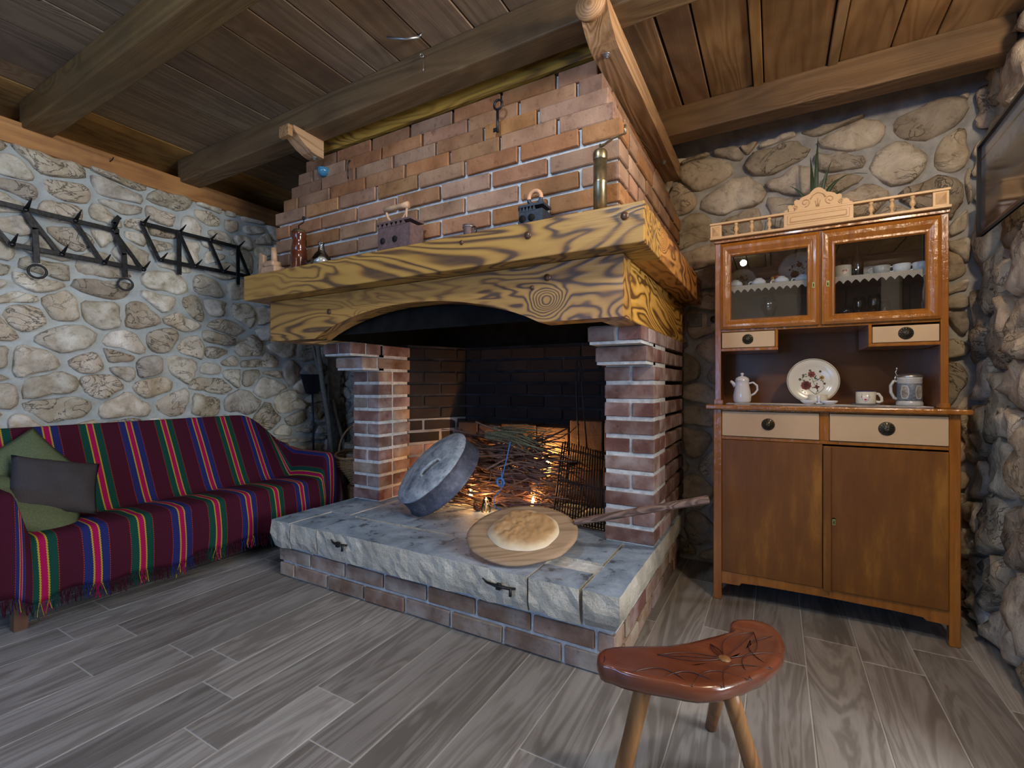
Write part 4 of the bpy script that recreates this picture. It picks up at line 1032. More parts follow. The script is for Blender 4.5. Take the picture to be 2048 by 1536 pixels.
# pine cone
b = thing('pine_cone', 'dark pine cone lying in front of the twigs', 'pine cone', (-1.515, 2.285, ZS))
m = MB(); m.lathe([(0, 0.002), (.016, .006), (.020, .018), (.014, .034), (0, .044)], (-1.515, 2.285, ZS), 10)
for k in range(34):
    a_ = k * 2.4; z = .006 + .034 * k / 34; r_ = .019 * math.sqrt(max(.1, 1 - ((z - .016) / .03) ** 2))
    p = Vector((-1.515 + r_ * math.cos(a_), 2.285 + r_ * math.sin(a_), ZS + z)); m.tube([p, p + Vector((math.cos(a_) * .008, math.sin(a_) * .008, .005))], [.0055, .002], 5)
m.build('scales', M_legw, b)
# candles behind and before the twigs
def emit(name, col, s):
    t_ = NT(name); e = t_.node('ShaderNodeEmission'); e.inputs[0].default_value = (*col, 1); e.inputs[1].default_value = s; t_.link(e.outputs[0], t_.out.inputs[0]); return t_.m
M_fl = emit('candle_flame', (1.0, 0.52, 0.16), 60)
M_wax = plain('candle_wax', (0.80, 0.62, 0.38), 0.4, **{'Subsurface Weight': 0.3, 'Subsurface Scale': 0.1}) if False else plain('candle_wax', (0.80, 0.62, 0.38), 0.4)
def candle(x, y, h, r_, lab, cup=False, power=2.4):
    b = thing('candle', lab, 'candle', (x, y, ZS), group=None)
    MB().lathe([(0, .001), (r_, .001), (r_, h), (r_ * .5, h - .003), (0, h - .004)], (x, y, ZS), 14).build('wax', M_wax, b)
    MB().lathe([(0, .0), (.008, .008), (.011, .018), (.007, .034), (.0, .052)], (x, y, ZS + h), 10).build('flame', M_fl, b)
    if cup: MB().lathe([(0, .0), (.030, .0), (.036, .075), (.034, .075), (.028, .004), (0, .004)], (x, y, ZS), 18).build('glass_cup', M_glass, b)
    L = point('candle_light', (0, 0, h + .06), power, (1.0, 0.45, 0.13), 0.02); L.parent = b
candle(-1.655, 2.42, 0.035, .022, 'low candle burning by the baking bell', power=3)
candle(-1.465, 2.30, 0.030, .020, 'candle burning in a small glass in front of the twigs', True, 1.3)
candle(-1.21, 2.40, 0.045, .022, 'low candle burning behind the twigs near the grill rack', power=3)
candle(-1.53, 2.66, 0.16, .024, 'tall candle behind the middle of the twigs', power=11)
candle(-1.24, 2.66, 0.23, .024, 'tallest candle behind the right side of the twigs', power=12)

# folding grill rack
b = thing('grill_rack', 'black folding grill rack with long looped handles leaning at the right pillar', 'grill', (-0.88, 2.33, ZS))
def grill_grid(off, nm):
    bl, br = Vector((-1.035, 2.29 + off, 0.325)), Vector((-0.735, 2.24 + off, 0.325)); tl, tr_ = Vector((-1.025, 2.40 + off, 0.730)), Vector((-0.765, 2.35 + off, 0.690))
    m = MB(); m.tube([bl, tl, tr_, br, bl], .0045, 6)
    for i in range(1, 18):
        f_ = i / 18; m.tube([bl.lerp(br, f_), tl.lerp(tr_, f_)], .0030, 5)
    for f_ in (.08, .5, .92): m.tube([bl.lerp(tl, f_), br.lerp(tr_, f_)], .003, 5)
    return m.build(nm, M_iron, b)
grill_grid(0.0, 'grid'); grill_grid(0.035, 'grid')
MB().tube([(-0.935, 2.41, .715), (-0.962, 2.44, 1.0), (-0.968, 2.46, 1.17), (-0.957, 2.465, 1.198), (-0.944, 2.46, 1.17), (-0.925, 2.44, 1.0), (-0.885, 2.40, .705)], .0045, 6).build('handle', M_iron, b)
tag(MB().prism([(-0.80, ZS + .002), (-0.722, ZS + .002), (-0.722, 0.60), (-0.79, 0.58)], 2.46, 2.60).build('wood_block', M_beam), 'upright wooden block behind the grill rack', 'wood block')

# bread peel with flat bread
M_peelw = wood('worn_peel_wood', (0.37, 0.25, 0.155), (0.28, 0.185, 0.11), (0.12, 0.07, 0.04), 0, freq=6, across=8, along=1.2, rough=0.6, vary=0, contrast=0.6, fiber=0.5, knots=False)
M_peelh = wood('grey_handle_wood', (0.22, 0.14, 0.11), (0.14, 0.085, 0.065), (0.05, 0.03, 0.025), 0, freq=7, across=16, along=0.8, rough=0.5, vary=0, contrast=0.9, fiber=0.5, knots=False)
cY, sY = math.cos(YAW), math.sin(YAW)
pa = Vector((cY, sY, 0.075)).normalized(); pb = Vector((-sY * .945, cY * .945, .33)); pb = (pb - pa * pb.dot(pa)).normalized(); pn = pa.cross(pb)
RP = Matrix((pa, pb, pn)).transposed()
peel = thing('bread_peel', 'long handled wooden bread peel resting on the hearth edge', 'bread peel', (-0.966, 1.812, 0.398), rot=RP.to_euler())
n_ = 48; m = MB(); vs = []
for (s, z) in ((0.0, .008), (.9, .008), (.985, .006), (1.0, 0.0), (.985, -.006), (.9, -.010), (0.0, -.010)):
    for k in range(n_):
        a_ = 2 * PI * k / n_; ex_ = 1 + 0.035 * noise.noise(Vector((math.cos(a_) * 2, math.sin(a_) * 2, 0))); vs.append((0.245 * s * math.cos(a_) * ex_, 0.203 * s * math.sin(a_) * ex_, z))
fs = [[i * n_ + k, i * n_ + (k + 1) % n_, (i + 1) * n_ + (k + 1) % n_, (i + 1) * n_ + k] for i in range(6) for k in range(n_)]
m.raw(vs, fs, True); bmesh.ops.remove_doubles(m.b, verts=m.b.verts[:], dist=1e-5); m.build('blade', M_peelw, peel, local=True)
RPi = RP.transposed()
def tp(p): return RPi @ (Vector(p) - Vector((-0.966, 1.812, 0.398)))
p0, p1 = tp((-0.775, 1.955, 0.437)), tp((-0.233, 2.047, 0.585))
def rbar(m, p0, p1, w_, h_, n=10):
    m.tube([p0, p0.lerp(p1, .5), p1 - (p1 - p0) * .01, p1], [w_, w_ * 1.05, w_ * 1.1, w_ * .8], n, flat=(1, h_ / w_), smooth=False)
m = MB(); rbar(m, p0, p1, .019, .014); m.build('handle', M_peelh, peel, local=True)
t = NT('baked_crust'); v = t.coord(rnd=False); n = t.noise(v, 12, 4, 0.6); geo = t.node('ShaderNodeTexCoord'); s_ = t.node('ShaderNodeSeparateXYZ'); t.link(geo.outputs['Object'], s_.inputs[0])
q = t.math('ADD', t.math('MULTIPLY', s_.outputs['Z'], 26), t.math('MULTIPLY', n, .55))
c = t.ramp(q, [(0.30, (0.60, 0.51, 0.38)), (0.62, (0.52, 0.40, 0.25)), (0.95, (0.34, 0.20, 0.09))])
n5 = t.noise(v, 90, 3)
M_bread = t.done(c, 0.6, t.bump(n5, 0.3, 0.002), 0, 0.3, **{'Subsurface Weight': 0.0})
m = MB(); nr_, na = 22, 72; vs = []
for j in range(nr_ + 1):
    for k in range(na):
        a_ = 2 * PI * k / na; rad = 0.150 * (1 + .06 * math.cos(2 * a_ + .6) - .16 * math.exp(-((a_ - 2.5) / .35) ** 2) + .05 * noise.noise(Vector((math.cos(a_) * 2, math.sin(a_) * 2, 3))))
        s = math.sin(j / nr_ * PI / 2) if j else 0; x, y = rad * s * math.cos(a_), rad * s * math.sin(a_)
        z = 0.028 * (1 - s ** 7) + 0.002 * (1 - s * s)
        dm = noise.noise(Vector((x * 34, y * 26, 1))) * 0.010 + noise.noise(Vector((x * 75, y * 60, 7))) * 0.007
        z += dm * (1 - s ** 5) - (0.006 if s > .99 else 0)
        vs.append((x, y, max(z, .0005)))
fs = [[j * na + k, j * na + (k + 1) % na, (j + 1) * na + (k + 1) % na, (j + 1) * na + k] for j in range(nr_) for k in range(na)]
fs.append([nr_ * na + k for k in range(na)])
m.raw(vs, fs, True); bmesh.ops.remove_doubles(m.b, verts=m.b.verts[:], dist=1e-5)
me, c_ = m.mesh('flatbread', M_bread, False)
br = bpy.data.objects.new('flatbread', me); C.objects.link(br); br.location = Vector((-0.966, 1.812, 0.398)) + RP @ Vector((0.004, 0.012, .0085)); br.rotation_euler = RP.to_euler()
tag(br, 'dimpled golden flatbread lying on the wooden peel', 'bread')

# ------------------------------------------------------------------ corner between sofa and fireplace
M_wick = plain('wicker', (0.27, 0.15, 0.065), 0.6, nscale=70, namt=0.4)
tag(MB().lathe([(0, .001), (.165, .001), (.172, .03), (.168, .16), (.172, .29), (.165, .305), (0, .306)], (-2.66, 2.56, 0), 14, smooth=False).build('tree_stump', M_beam), 'brown wooden stump under the wicker basket', 'stump')
b = thing('wicker_basket', 'round wicker basket with a tall hoop handle beside the left pillar', 'basket', (-2.70, 2.50, 0.308))
m = MB(); cx, cy = -2.70, 2.50
def brad(z): return .075 + .10 * sm(0, .17, z)
for k in range(22):
    z = .010 + k * .0095; r0 = brad(z) ; P = []
    for i in range(48):
        a_ = 2 * PI * i / 48; r_ = r0 + .004 * math.cos(12 * a_ + (k % 2) * PI)
        P.append((cx + r_ * math.cos(a_), cy + r_ * math.sin(a_) , .308 + z + .012 * math.cos(2 * a_) * (k / 22)))
    P.append(P[0]); m.tube(P, .0046, 5, caps=False)
m.lathe([(0, .004), (.08, .004), (.082, .01), (0, .01)], (cx, cy, .308), 20); m.build('woven_body', M_wick, b)
m = MB(); P = [(cx + (brad(.21) + .006) * math.cos(2 * PI * i / 32), cy + (brad(.21) + .006) * math.sin(2 * PI * i / 32), .308 + .222 + .012 * math.cos(4 * PI * i / 32)) for i in range(33)]
m.tube(P, .010, 6, caps=False); m.build('rim', M_wick, b)
m = MB(); P = [(cx - .17 * math.cos(PI * i / 20), cy - .06 * math.cos(PI * i / 20), .308 + .215 + .235 * math.sin(PI * i / 20)) for i in range(21)]
m.tube(P, .0085, 6); m.build('handle', M_wick, b)
M_log = plain('grey_split_wood', (0.20, 0.16, 0.12), 0.8, nscale=25, namt=0.4, bump=0.4)
for q, (dx, dy, dz, rz, lb) in enumerate(((-.02, 0, .20, .4, 'split log lying lowest in the wicker basket'), (.03, .03, .25, 1.3, 'split log lying across the wicker basket'), (0, -.03, .285, .9, 'split log on top in the wicker basket'))):
    tag(MB().box((cx + dx, cy + dy, .308 + dz), (.19, .055, .04), .008, Euler((.2, .1, rz))).build('firewood_log', M_log), lb, 'firewood', 'firewood in the basket')
# tools leaning on the left wall
M_tool = plain('grey_ash_pole', (0.20, 0.18, 0.14), 0.7, nscale=30, namt=0.25)
b = thing('ash_shovel', 'black sheet iron shovel hanging blade up on the left wall', 'shovel', (-3.35, 2.58, 1.05))
MB().prism([(2.478, 1.134), (2.676, 1.136), (2.645, .976), (2.530, .974)], -3.372, -3.366, 'x').box2((-3.385, 2.53, .972), (-3.350, 2.645, .978)).build('blade', M_coal, b)
MB().tube([(-3.368, 2.590, .99), (-3.36, 2.592, .75), (-3.36, 2.597, .30)], .008, 8).build('handle', M_coal, b)
tag(MB().tube([(-3.32, 2.600, 1.40), (-3.31, 2.645, 1.05), (-3.29, 2.690, .75), (-3.25, 2.745, .02)], [.018, .021, .020, .018], 8).build('wooden_pole', M_tool), 'thick pale wooden pole leaning in the corner by the shovel', 'pole')
tag(MB().tube([(-3.375, 2.590, 1.40), (-3.37, 2.655, 1.16), (-3.36, 2.72, .80), (-3.33, 2.8, .02)], .011, 6).build('wooden_stick', M_tool), 'thin wooden stick leaning behind the thick pole', 'pole')
tag(MB().tube([(-3.34, 2.772, .92), (-3.33, 2.80, .78), (-3.31, 2.86, .56), (-3.28, 2.90, .02)], .016, 6).build('wooden_pole', M_tool), 'short pale pole leaning nearest the wicker basket', 'pole')
tag(MB().prism([(2.75, 1.285), (2.872, 1.288), (2.85, .62), (2.815, .30), (2.80, .02), (2.74, .02)], -3.375, -3.355, 'x').build('weathered_board', M_log), 'weathered grey board standing in the corner', 'board')
tag(MB().box2((-3.16, 2.915, .02), (-3.03, 2.955, 1.15), 0.008).build('stone_slab', M_darkstone), 'tall narrow stone slab standing left of the pillar', 'stone slab')

# ------------------------------------------------------------------ three legged stool
M_seat = wood('polished_red_brown_wood', (0.135, 0.038, 0.017), (0.095, 0.025, 0.012), (0.04, 0.011, 0.008), 0, freq=3, across=7, along=2.0, rough=0.22, vary=0, contrast=0.45, fiber=0.3, knots=False, coat=0.6, bumpd=0.001, stain=((0.10, 0.02, 0.012), 0.6))
M_sleg = wood('hewn_leg_wood', (0.30, 0.15, 0.055), (0.23, 0.105, 0.036), (0.10, 0.04, 0.016), 2, freq=5, across=10, along=1.3, rough=0.4, vary=0, contrast=0.7, fiber=0.5, knots=False, stain=((0.12, 0.04, 0.015), 0.5))
M_carve = plain('carved_groove', (0.035, 0.010, 0.008), 0.4)
out0 = [(-0.363, 1.042), (-0.362, 1.074), (-0.335, 1.11), (-0.295, 1.133), (-0.24, 1.164), (-0.198, 1.198), (-0.158, 1.248), (-0.121, 1.288), (-0.1, 1.312), (-0.093, 1.332), (-0.105, 1.338), (-0.106, 1.368), (-0.081, 1.399), (-0.04, 1.418), (-0.002, 1.4), (0.017, 1.358), (0.023, 1.301), (0.016, 1.248), (-0.01, 1.183), (-0.043, 1.129), (-0.077, 1.082), (-0.102, 1.056), (-0.147, 1.031), (-0.199, 1.024), (-0.243, 1.016), (-0.29, 1.013), (-0.311, 1.019), (-0.343, 1.014)]
KS = 1.095; ZT = 0.360
outl = [Vector((a_ * KS, b2 * KS, 0)) for a_, b2 in out0]
for _ in range(1):
    nn = []
    for i in range(len(outl)):
        a_, b2 = outl[i], outl[(i + 1) % len(outl)]; nn += [a_ * .75 + b2 * .25, a_ * .25 + b2 * .75]
    outl = nn
# spine points so that the inner rings follow the kidney shape
spine = [Vector((-0.35, 1.135, 0)), Vector((-0.26, 1.18, 0)), Vector((-0.17, 1.23, 0)), Vector((-0.09, 1.31, 0)), Vector((-0.055, 1.40, 0)), Vector((-0.065, 1.47, 0))]
def near_spine(p):
    best = None
    for a_, b2 in zip(spine[:-1], spine[1:]):
        ab = b2 - a_; tt = max(0, min(1, (p - a_).dot(ab) / ab.dot(ab))); q_ = a_ + ab * tt
        if best is None or (p - q_).length < (p - best).length: best = q_
    return best
stool = thing('stool', 'low three legged stool with a polished red brown kidney shaped seat', 'stool', (-0.18, 1.33, 0))
rings = [(0.0, -.044), (.55, -.046), (.86, -.042), (.97, -.030), (1.0, -.016), (.985, -.006), (.93, .0), (.80, .001), (.5, -.002), (.22, -.003), (0.0, -.003)]
vs = []
for s, z in rings:
    for p in outl:
        q_ = near_spine(p); c_ = q_ + (p - q_) * s; dz = .0022 * noise.noise(c_ * 22) if s > .3 else 0
        dr = 1 + .012 * noise.noise(p * 40 + Vector((0, 0, z * 30)))
        c_ = q_ + (p - q_) * (s * dr); vs.append((c_.x, c_.y, ZT + z + dz))
n_ = len(outl); fs = [[i * n_ + k, i * n_ + (k + 1) % n_, (i + 1) * n_ + (k + 1) % n_, (i + 1) * n_ + k] for i in range(len(rings) - 1) for k in range(n_)]
m = MB(); m.raw(vs, fs, True); bmesh.ops.remove_doubles(m.b, verts=m.b.verts[:], dist=1e-4); m.build('seat', M_seat, stool)
def arc3(a_, b2, bow, n=10):
    a_, b2 = Vector(a_), Vector(b2); d_ = b2 - a_; pr = Vector((-d_.y, d_.x, 0))
    return [(a_ + d_ * (i / n) + pr * bow * math.sin(PI * i / n)) + Vector((0, 0, ZT - .0005)) for i in range(n + 1)]
m = MB(); ce = (-0.111, 1.292, 0)
for e_, bws in (((-0.262, 1.225, 0), (-.10, 0, .10)), ((-0.150, 1.345, 0), (-.14, .02, .16)), ((-0.052, 1.468, 0), (-.20, .0, .2)), ):
    for bw in bws: MB().tube(arc3(ce, e_, bw), .0011, 4).build('carved_line', M_carve, stool)
hem_pts = [(-0.30, 1.120), (-0.235, 1.125), (-0.165, 1.135), (-0.10, 1.165), (-0.045, 1.225), (-0.005, 1.300), (0.012, 1.385), (-0.005, 1.47)]
for a_, b2 in zip(hem_pts[:-2], hem_pts[2:]): MB().tube(arc3((*a_, 0), (*b2, 0), .33), .0012, 4).build('carved_line', M_carve, stool)
MB().tube(arc3((-0.385, 1.165, 0), (-0.372, 1.118, 0), .1), .001, 4).build('carved_line', M_carve, stool)
MB().lathe([(0, .0015), (.013, .0012), (.015, -.002)], (ce[0], ce[1], ZT), 18).build('leg_tenon', M_sleg, stool)
def leg(a_, b2, r0, r1, sd):
    a_, b2 = Vector(a_), Vector(b2); P = [a_.lerp(b2, i / 6) for i in range(7)]; rr_ = random.Random(sd)
    return MB().tube(P, [r0 + (r1 - r0) * i / 6 + rr_.uniform(-.0008, .0008) for i in range(7)], 16).build('leg', M_sleg, stool)
leg((-0.278, 1.175, ZT - .03), (-0.352, 1.178, 0.0), .0205, .0215, 1)
leg((-0.095, 1.215, ZT - .03), (-0.026, 1.338, 0.0), .0185, .0215, 2)
leg((-0.112, 1.325, ZT - .03), (-0.172, 1.545, 0.0), .018, .017, 3)

# ------------------------------------------------------------------ sideboard
sb = thing('sideboard', 'tall orange brown kitchen sideboard with glazed doors and a cream gallery', 'sideboard', (0.18, 2.7, 0))
def part(mb, nm, mat, par=None, **k): return mb.build(nm, mat, par or sb, **k)
# lower body
for x0, x1 in ((-0.264, -0.227), (0.609, 0.644)):
    for y0, y1 in ((2.492, 2.53), (2.89, 2.93)): part(MB().box2((x0, y0, 0), (x1, y1, 0.930), .003), 'leg', M_gloss)
for x0 in (-0.258, 0.624): part(MB().box2((x0, 2.53, .14), (x0 + .014, 2.89, .93), .001), 'side_panel', M_door)
part(MB().box2((-0.25, 2.915, .14), (0.63, 2.925, .93)), 'rear_panel', M_niche)
part(MB().box2((-0.25, 2.53, .140), (0.63, 2.915, .155)), 'bottom_board', M_niche)
part(MB().box2((-0.227, 2.496, .785), (0.609, 2.53, .800), .001), 'rail', M_gloss)
part(MB().box2((-0.227, 2.496, .923), (0.609, 2.53, .930), .001), 'rail', M_gloss)
part(MB().box2((0.174, 2.494, .800), (0.209, 2.53, .923), .001), 'stile', M_gloss)
ap = [(-0.227, .141), (-0.227, .080), (-0.15, .082), (-0.14, .095), (-0.05, .100), (0.19, .103), (0.43, .100), (0.53, .095), (0.54, .084), (0.609, .082), (0.609, .141)]
m = MB()
for a_, b2 in zip(ap[1:-1], ap[2:-1]): m.prism([a_, b2, (b2[0], .141), (a_[0], .141)], 2.500, 2.518)
part(m, 'apron', M_gloss)
part(MB().box2((-0.298, 2.468, .930), (0.675, 2.945, .951), .005, 2), 'counter_top', M_gloss)
def rosette(x, y, z, r, par):
    m = MB(); m.lathe([(0, -.016), (r * .25, -.016), (r * .42, -.011), (r * .62, -.010), (r * .68, -.005), (r * .86, -.006), (r * .95, -.003), (r, 0), (0, 0)], (x, y, z), 28, M=Matrix.Rotation(-PI / 2, 3, 'X') @ Matrix.Diagonal((1, 1, -1)) if False else Matrix.Rotation(PI / 2, 3, 'X') @ Matrix.Diagonal((1, 1, -1)))
    M_ = Matrix.Rotation(PI / 2, 3, 'X')
    for k in range(14):
        a_ = 2 * PI * k / 14; m.lathe([(0, .004), (.0022, .002), (.003, 0)], (x + r * .78 * math.cos(a_), y - .006, z + r * .78 * math.sin(a_)), 6, M=M_)
    for k in range(8):
        a_ = 2 * PI * k / 8; m.tube([(x, y - .016, z), (x + r * .5 * math.cos(a_), y - .012, z + r * .5 * math.sin(a_))], [.002, .003], 5)
    return m.build('knob', M_knob, par)
M_knob = plain('dark_bronze', (0.075, 0.068, 0.048), 0.38, 0.7, nscale=200, namt=0.4)
def drawer(x0, x1, z0, z1, y, kx, r, lab=None):
    d_ = part(MB().box2((x0 + .002, y, z0 + .002), (x1 - .002, y + .02, z1 - .002), .0015), 'drawer', M_creamd)
    rosette(kx, y, (z0 + z1) / 2 + .002, r, d_); return d_
drawer(-0.227, 0.174, .800, .923, 2.490, -0.028, .028); drawer(0.209, 0.609, .800, .923, 2.490, 0.410, .029)
dl = part(MB().box2((-0.226, 2.494, .142), (0.185, 2.514, .783), .002), 'door', M_door)
dr = part(MB().box2((0.187, 2.490, .142), (0.608, 2.510, .777), .002), 'door', M_door)
MB().box2((0.186, 2.480, .136), (0.216, 2.490, .776), .003, 2).build('cover_strip', M_door, dr)
def escutch(x, y, z, par):
    MB().lathe([(0, -.002), (.006, -.002), (.0075, 0), (0, 0)], (x, y, z + .010), 14, M=Mx).box2((x - .0065, y - .002, z - .016), (x + .0065, y, z + .012), .001).build('key_plate', M_brassg, par)
    MB().box2((x - .0016, y - .0032, z - .010), (x + .0016, y - .0018, z + .004)).lathe([(0, -.0012), (.003, -.0012), (.003, 0)], (x, y - .002, z + .005), 10, M=Mx).build('keyhole', M_black, par)
M_brassg = plain('greenish_brass', (0.30, 0.31, 0.13), 0.35, 0.6)
escutch(0.226, 2.490, .446, dr)
# upper body
UY = 2.580
for x0, x1 in ((-0.266, -0.238), (0.603, 0.629)):
    part(MB().box2((x0, UY, .951), (x1, UY + .03, 1.778), .002), 'post', M_gloss)
for x0, xf in ((-0.270, -0.228), (0.598, 0.633)): part(MB().box2((x0, UY - .006, .951), (xf, UY + .034, .972), .002), 'post_foot', M_gloss)
for x0 in (-0.264, 0.613): part(MB().box2((x0, UY + .03, .951), (x0 + .014, 2.925, 1.775), .001), 'side_panel', M_gloss)
part(MB().box2((-0.25, 2.905, .951), (0.615, 2.918, 1.775)), 'rear_panel', M_niche)
part(MB().box2((-0.27, UY - .01, 1.762), (0.632, 2.925, 1.778), .002), 'top_board', M_gloss)
part(MB().box2((-0.25, UY + .004, 1.314), (0.615, 2.905, 1.326), .001), 'floor_board', M_gloss)
part(MB().box2((-0.25, UY + .035, 1.535), (0.615, 2.905, 1.545), .001), 'shelf', M_niche)
part(MB().box2((0.178, UY + .004, 1.326), (0.187, UY + .03, 1.762), .001), 'stile', M_gloss)
for x0, x1, sx in ((-0.238, 0.013, 1), (0.361, 0.603, -1)):
    part(MB().box2((x0, UY + .001, 1.217), (x1, 2.86, 1.231), .0015), 'drawer_rail', M_gloss)
    xx = x1 - .012 if sx > 0 else x0
    part(MB().box2((xx, UY + .001, 1.231), (xx + .012, 2.86, 1.314), .0015), 'drawer_side', M_gloss)
drawer(-0.236, 0.001, 1.231, 1.312, UY - .001, -0.117, .025); drawer(0.373, 0.601, 1.231, 1.306, UY - .001, 0.490, .027)
def gdoor(x0, x1, z0, z1, gx0, gx1, gz0, gz1, kx):
    """mitred frame with a moulded profile"""
    prof = [(0, 0), (.0, -.014), (.012, -.020), (.022, -.019), (.036, -.012), (.042, -.013), (.046, -.006), (.046, .006)]
    o = [Vector((x0, 0, z0)), Vector((x1, 0, z0)), Vector((x1, 0, z1)), Vector((x0, 0, z1))]
    g = [Vector((gx0, 0, gz0)), Vector((gx1, 0, gz0)), Vector((gx1, 0, gz1)), Vector((gx0, 0, gz1))]
    vs = []
    for (s, dy) in prof:
        f_ = s / .046
        for k in range(4): p = o[k].lerp(g[k], f_); vs.append((p.x, UY + .012 + dy - .006, p.z))
    fs = [[i * 4 + k, i * 4 + (k + 1) % 4, (i + 1) * 4 + (k + 1) % 4, (i + 1) * 4 + k] for i in range(len(prof) - 1) for k in range(4)]
    m = MB(); m.raw(vs, fs); d_ = m.build('glazed_door', M_gloss, sb)
    MB().box2((gx0 - .004, UY + .008, gz0 - .004), (gx1 + .004, UY + .011, gz1 + .004)).build('glass_pane', M_pane, d_)
    escutch(kx, UY - .012, 1.512, d_)
    return d_
gdoor(-0.240, 0.177, 1.326, 1.756, -0.191, 0.130, 1.375, 1.690, 0.155)
gdoor(0.187, 0.603, 1.326, 1.756, 0.239, 0.555, 1.372, 1.688, 0.210)
# cream gallery on top
GY = 2.562
part(MB().box2((-0.288, GY - .012, 1.778), (0.632, GY + .028, 1.790), .002), 'gallery_rail', M_creamw)
part(MB().box2((-0.288, GY - .010, 1.850), (0.630, GY + .020, 1.861), .002), 'gallery_rail', M_creamw)
for x0 in (-0.285, 0.573):
    m = MB().box2((x0, GY - .004, 1.790), (x0 + .052, GY + .012, 1.850), .001)
    q = [(x0 + .008, GY - .004, 1.796), (x0 + .044, GY - .004, 1.796), (x0 + .044, GY - .004, 1.844), (x0 + .008, GY - .004, 1.844)]
    m.raw(q + [(x0 + .026, GY - .018, 1.820)], [[0, 1, 4], [1, 2, 4], [2, 3, 4], [3, 0, 4]]); part(m, 'pyramid_block', M_creamw)
for x in (-0.168, -0.099, -0.024, 0.368, 0.440, 0.509):
    part(MB().lathe([(0, 0), (.009, 0), (.009, .006), (.005, .009), (.0045, .014), (.0105, .024), (.011, .031), (.006, .044), (.005, .048), (.009, .051), (.009, .060), (0, .060)], (x, GY + .003, 1.790), 14), 'baluster', M_creamw)
part(MB().box2((0.036, GY - .008, 1.788), (0.304, GY + .010, 1.852), .001).box2((0.050, GY - .0105, 1.799), (0.290, GY - .007, 1.841), .002).box2((0.060, GY - .0135, 1.807), (0.280, GY - .009, 1.833), .004), 'centre_panel', M_creamw)
cr = [(0.036, 1.861), (0.040, 1.868), (0.050, 1.872), (0.056, 1.880), (0.053, 1.889), (0.062, 1.893), (0.072, 1.888), (0.080, 1.896), (0.078, 1.908), (0.088, 1.914), (0.098, 1.910), (0.108, 1.920), (0.124, 1.925), (0.136, 1.928), (0.146, 1.940), (0.158, 1.951), (0.171, 1.955), (0.184, 1.951), (0.196, 1.940), (0.206, 1.928), (0.220, 1.924), (0.234, 1.917), (0.244, 1.908), (0.254, 1.911), (0.262, 1.903), (0.260, 1.892), (0.268, 1.884), (0.280, 1.886), (0.288, 1.878), (0.290, 1.870), (0.300, 1.866), (0.305, 1.861)]
m = MB()
for a_, b2 in zip(cr[:-1], cr[1:]):
    if b2[0] > a_[0]: m.prism([(a_[0], 1.861), (b2[0], 1.861), b2, a_], GY - .004, GY + .008)
def spiral(cx, cz, r, sg, a0=0.0, turns=1.25, off=0):
    P = []
    for i in range(26):
        s = i / 25; a_ = a0 + sg * s * turns * 2 * PI; q = r * (1 - .82 * s); P.append((cx + q * math.cos(a_), GY - .006, cz + q * math.sin(a_)))
    m.tube(P, .0024, 5)
spiral(0.122, 1.893, .020, 1, -PI / 2); spiral(0.218, 1.893, .020, -1, -PI / 2); spiral(0.082, 1.878, .010, 1, -PI / 2); spiral(0.258, 1.878, .010, -1, -PI / 2)
m.tube([(0.142, GY - .006, 1.905), (0.150, GY - .006, 1.922), (0.171, GY - .006, 1.932), (0.192, GY - .006, 1.922), (0.200, GY - .006, 1.905)], .003, 5)
for dx in (-.010, 0, .010): m.tube([(0.171 + dx * .4, GY - .006, 1.868), (0.171 + dx, GY - .006, 1.905 - abs(dx))], [.003, .0015], 5)
part(m, 'carved_crest', M_creamw)
# lace edging hanging from the shelf (a thing of its own, laid on the shelf)
t = NT('crochet_lace'); tc = t.coord((1, 1, 1), False); sp = t.node('ShaderNodeSeparateXYZ'); t.link(tc, sp.inputs[0])
ck = t.math('MULTIPLY', t.math('SINE', t.math('MULTIPLY', sp.outputs['X'], 900)), t.math('SINE', t.math('MULTIPLY', sp.outputs['Z'], 900)))
M_lace = t.done(t.mix(t.math('GREATER_THAN', ck, 0.25), (0.60, 0.53, 0.43), (0.12, 0.06, 0.03)), 0.9)
def lace(x0, x1, nz, lab):
    m = MB(); y = UY + .034
    m.box2((x0, y, 1.5452), (x1, 2.88, 1.5464))
    dx = (x1 - x0) / nz; z1 = 1.546; zl = 1.527
    for i in range(nz):
        a_ = x0 + dx * i; q = [(a_, z1), (a_ + dx, z1), (a_ + dx, zl), (a_ + dx * .83, zl - .003), (a_ + dx * .66, zl - .009), (a_ + dx / 2, zl - .016), (a_ + dx * .34, zl - .009), (a_ + dx * .17, zl - .003), (a_, zl)]
        m.prism(q, y - .0012, y)
    o = m.build('lace_edging', M_lace); tag(o, lab, 'lace', 'lace on the cabinet shelf')
lace(-0.225, 0.172, 13, 'crochet lace edging on the shelf behind the left glass door'); lace(0.196, 0.598, 13, 'crochet lace edging on the shelf behind the right glass door')
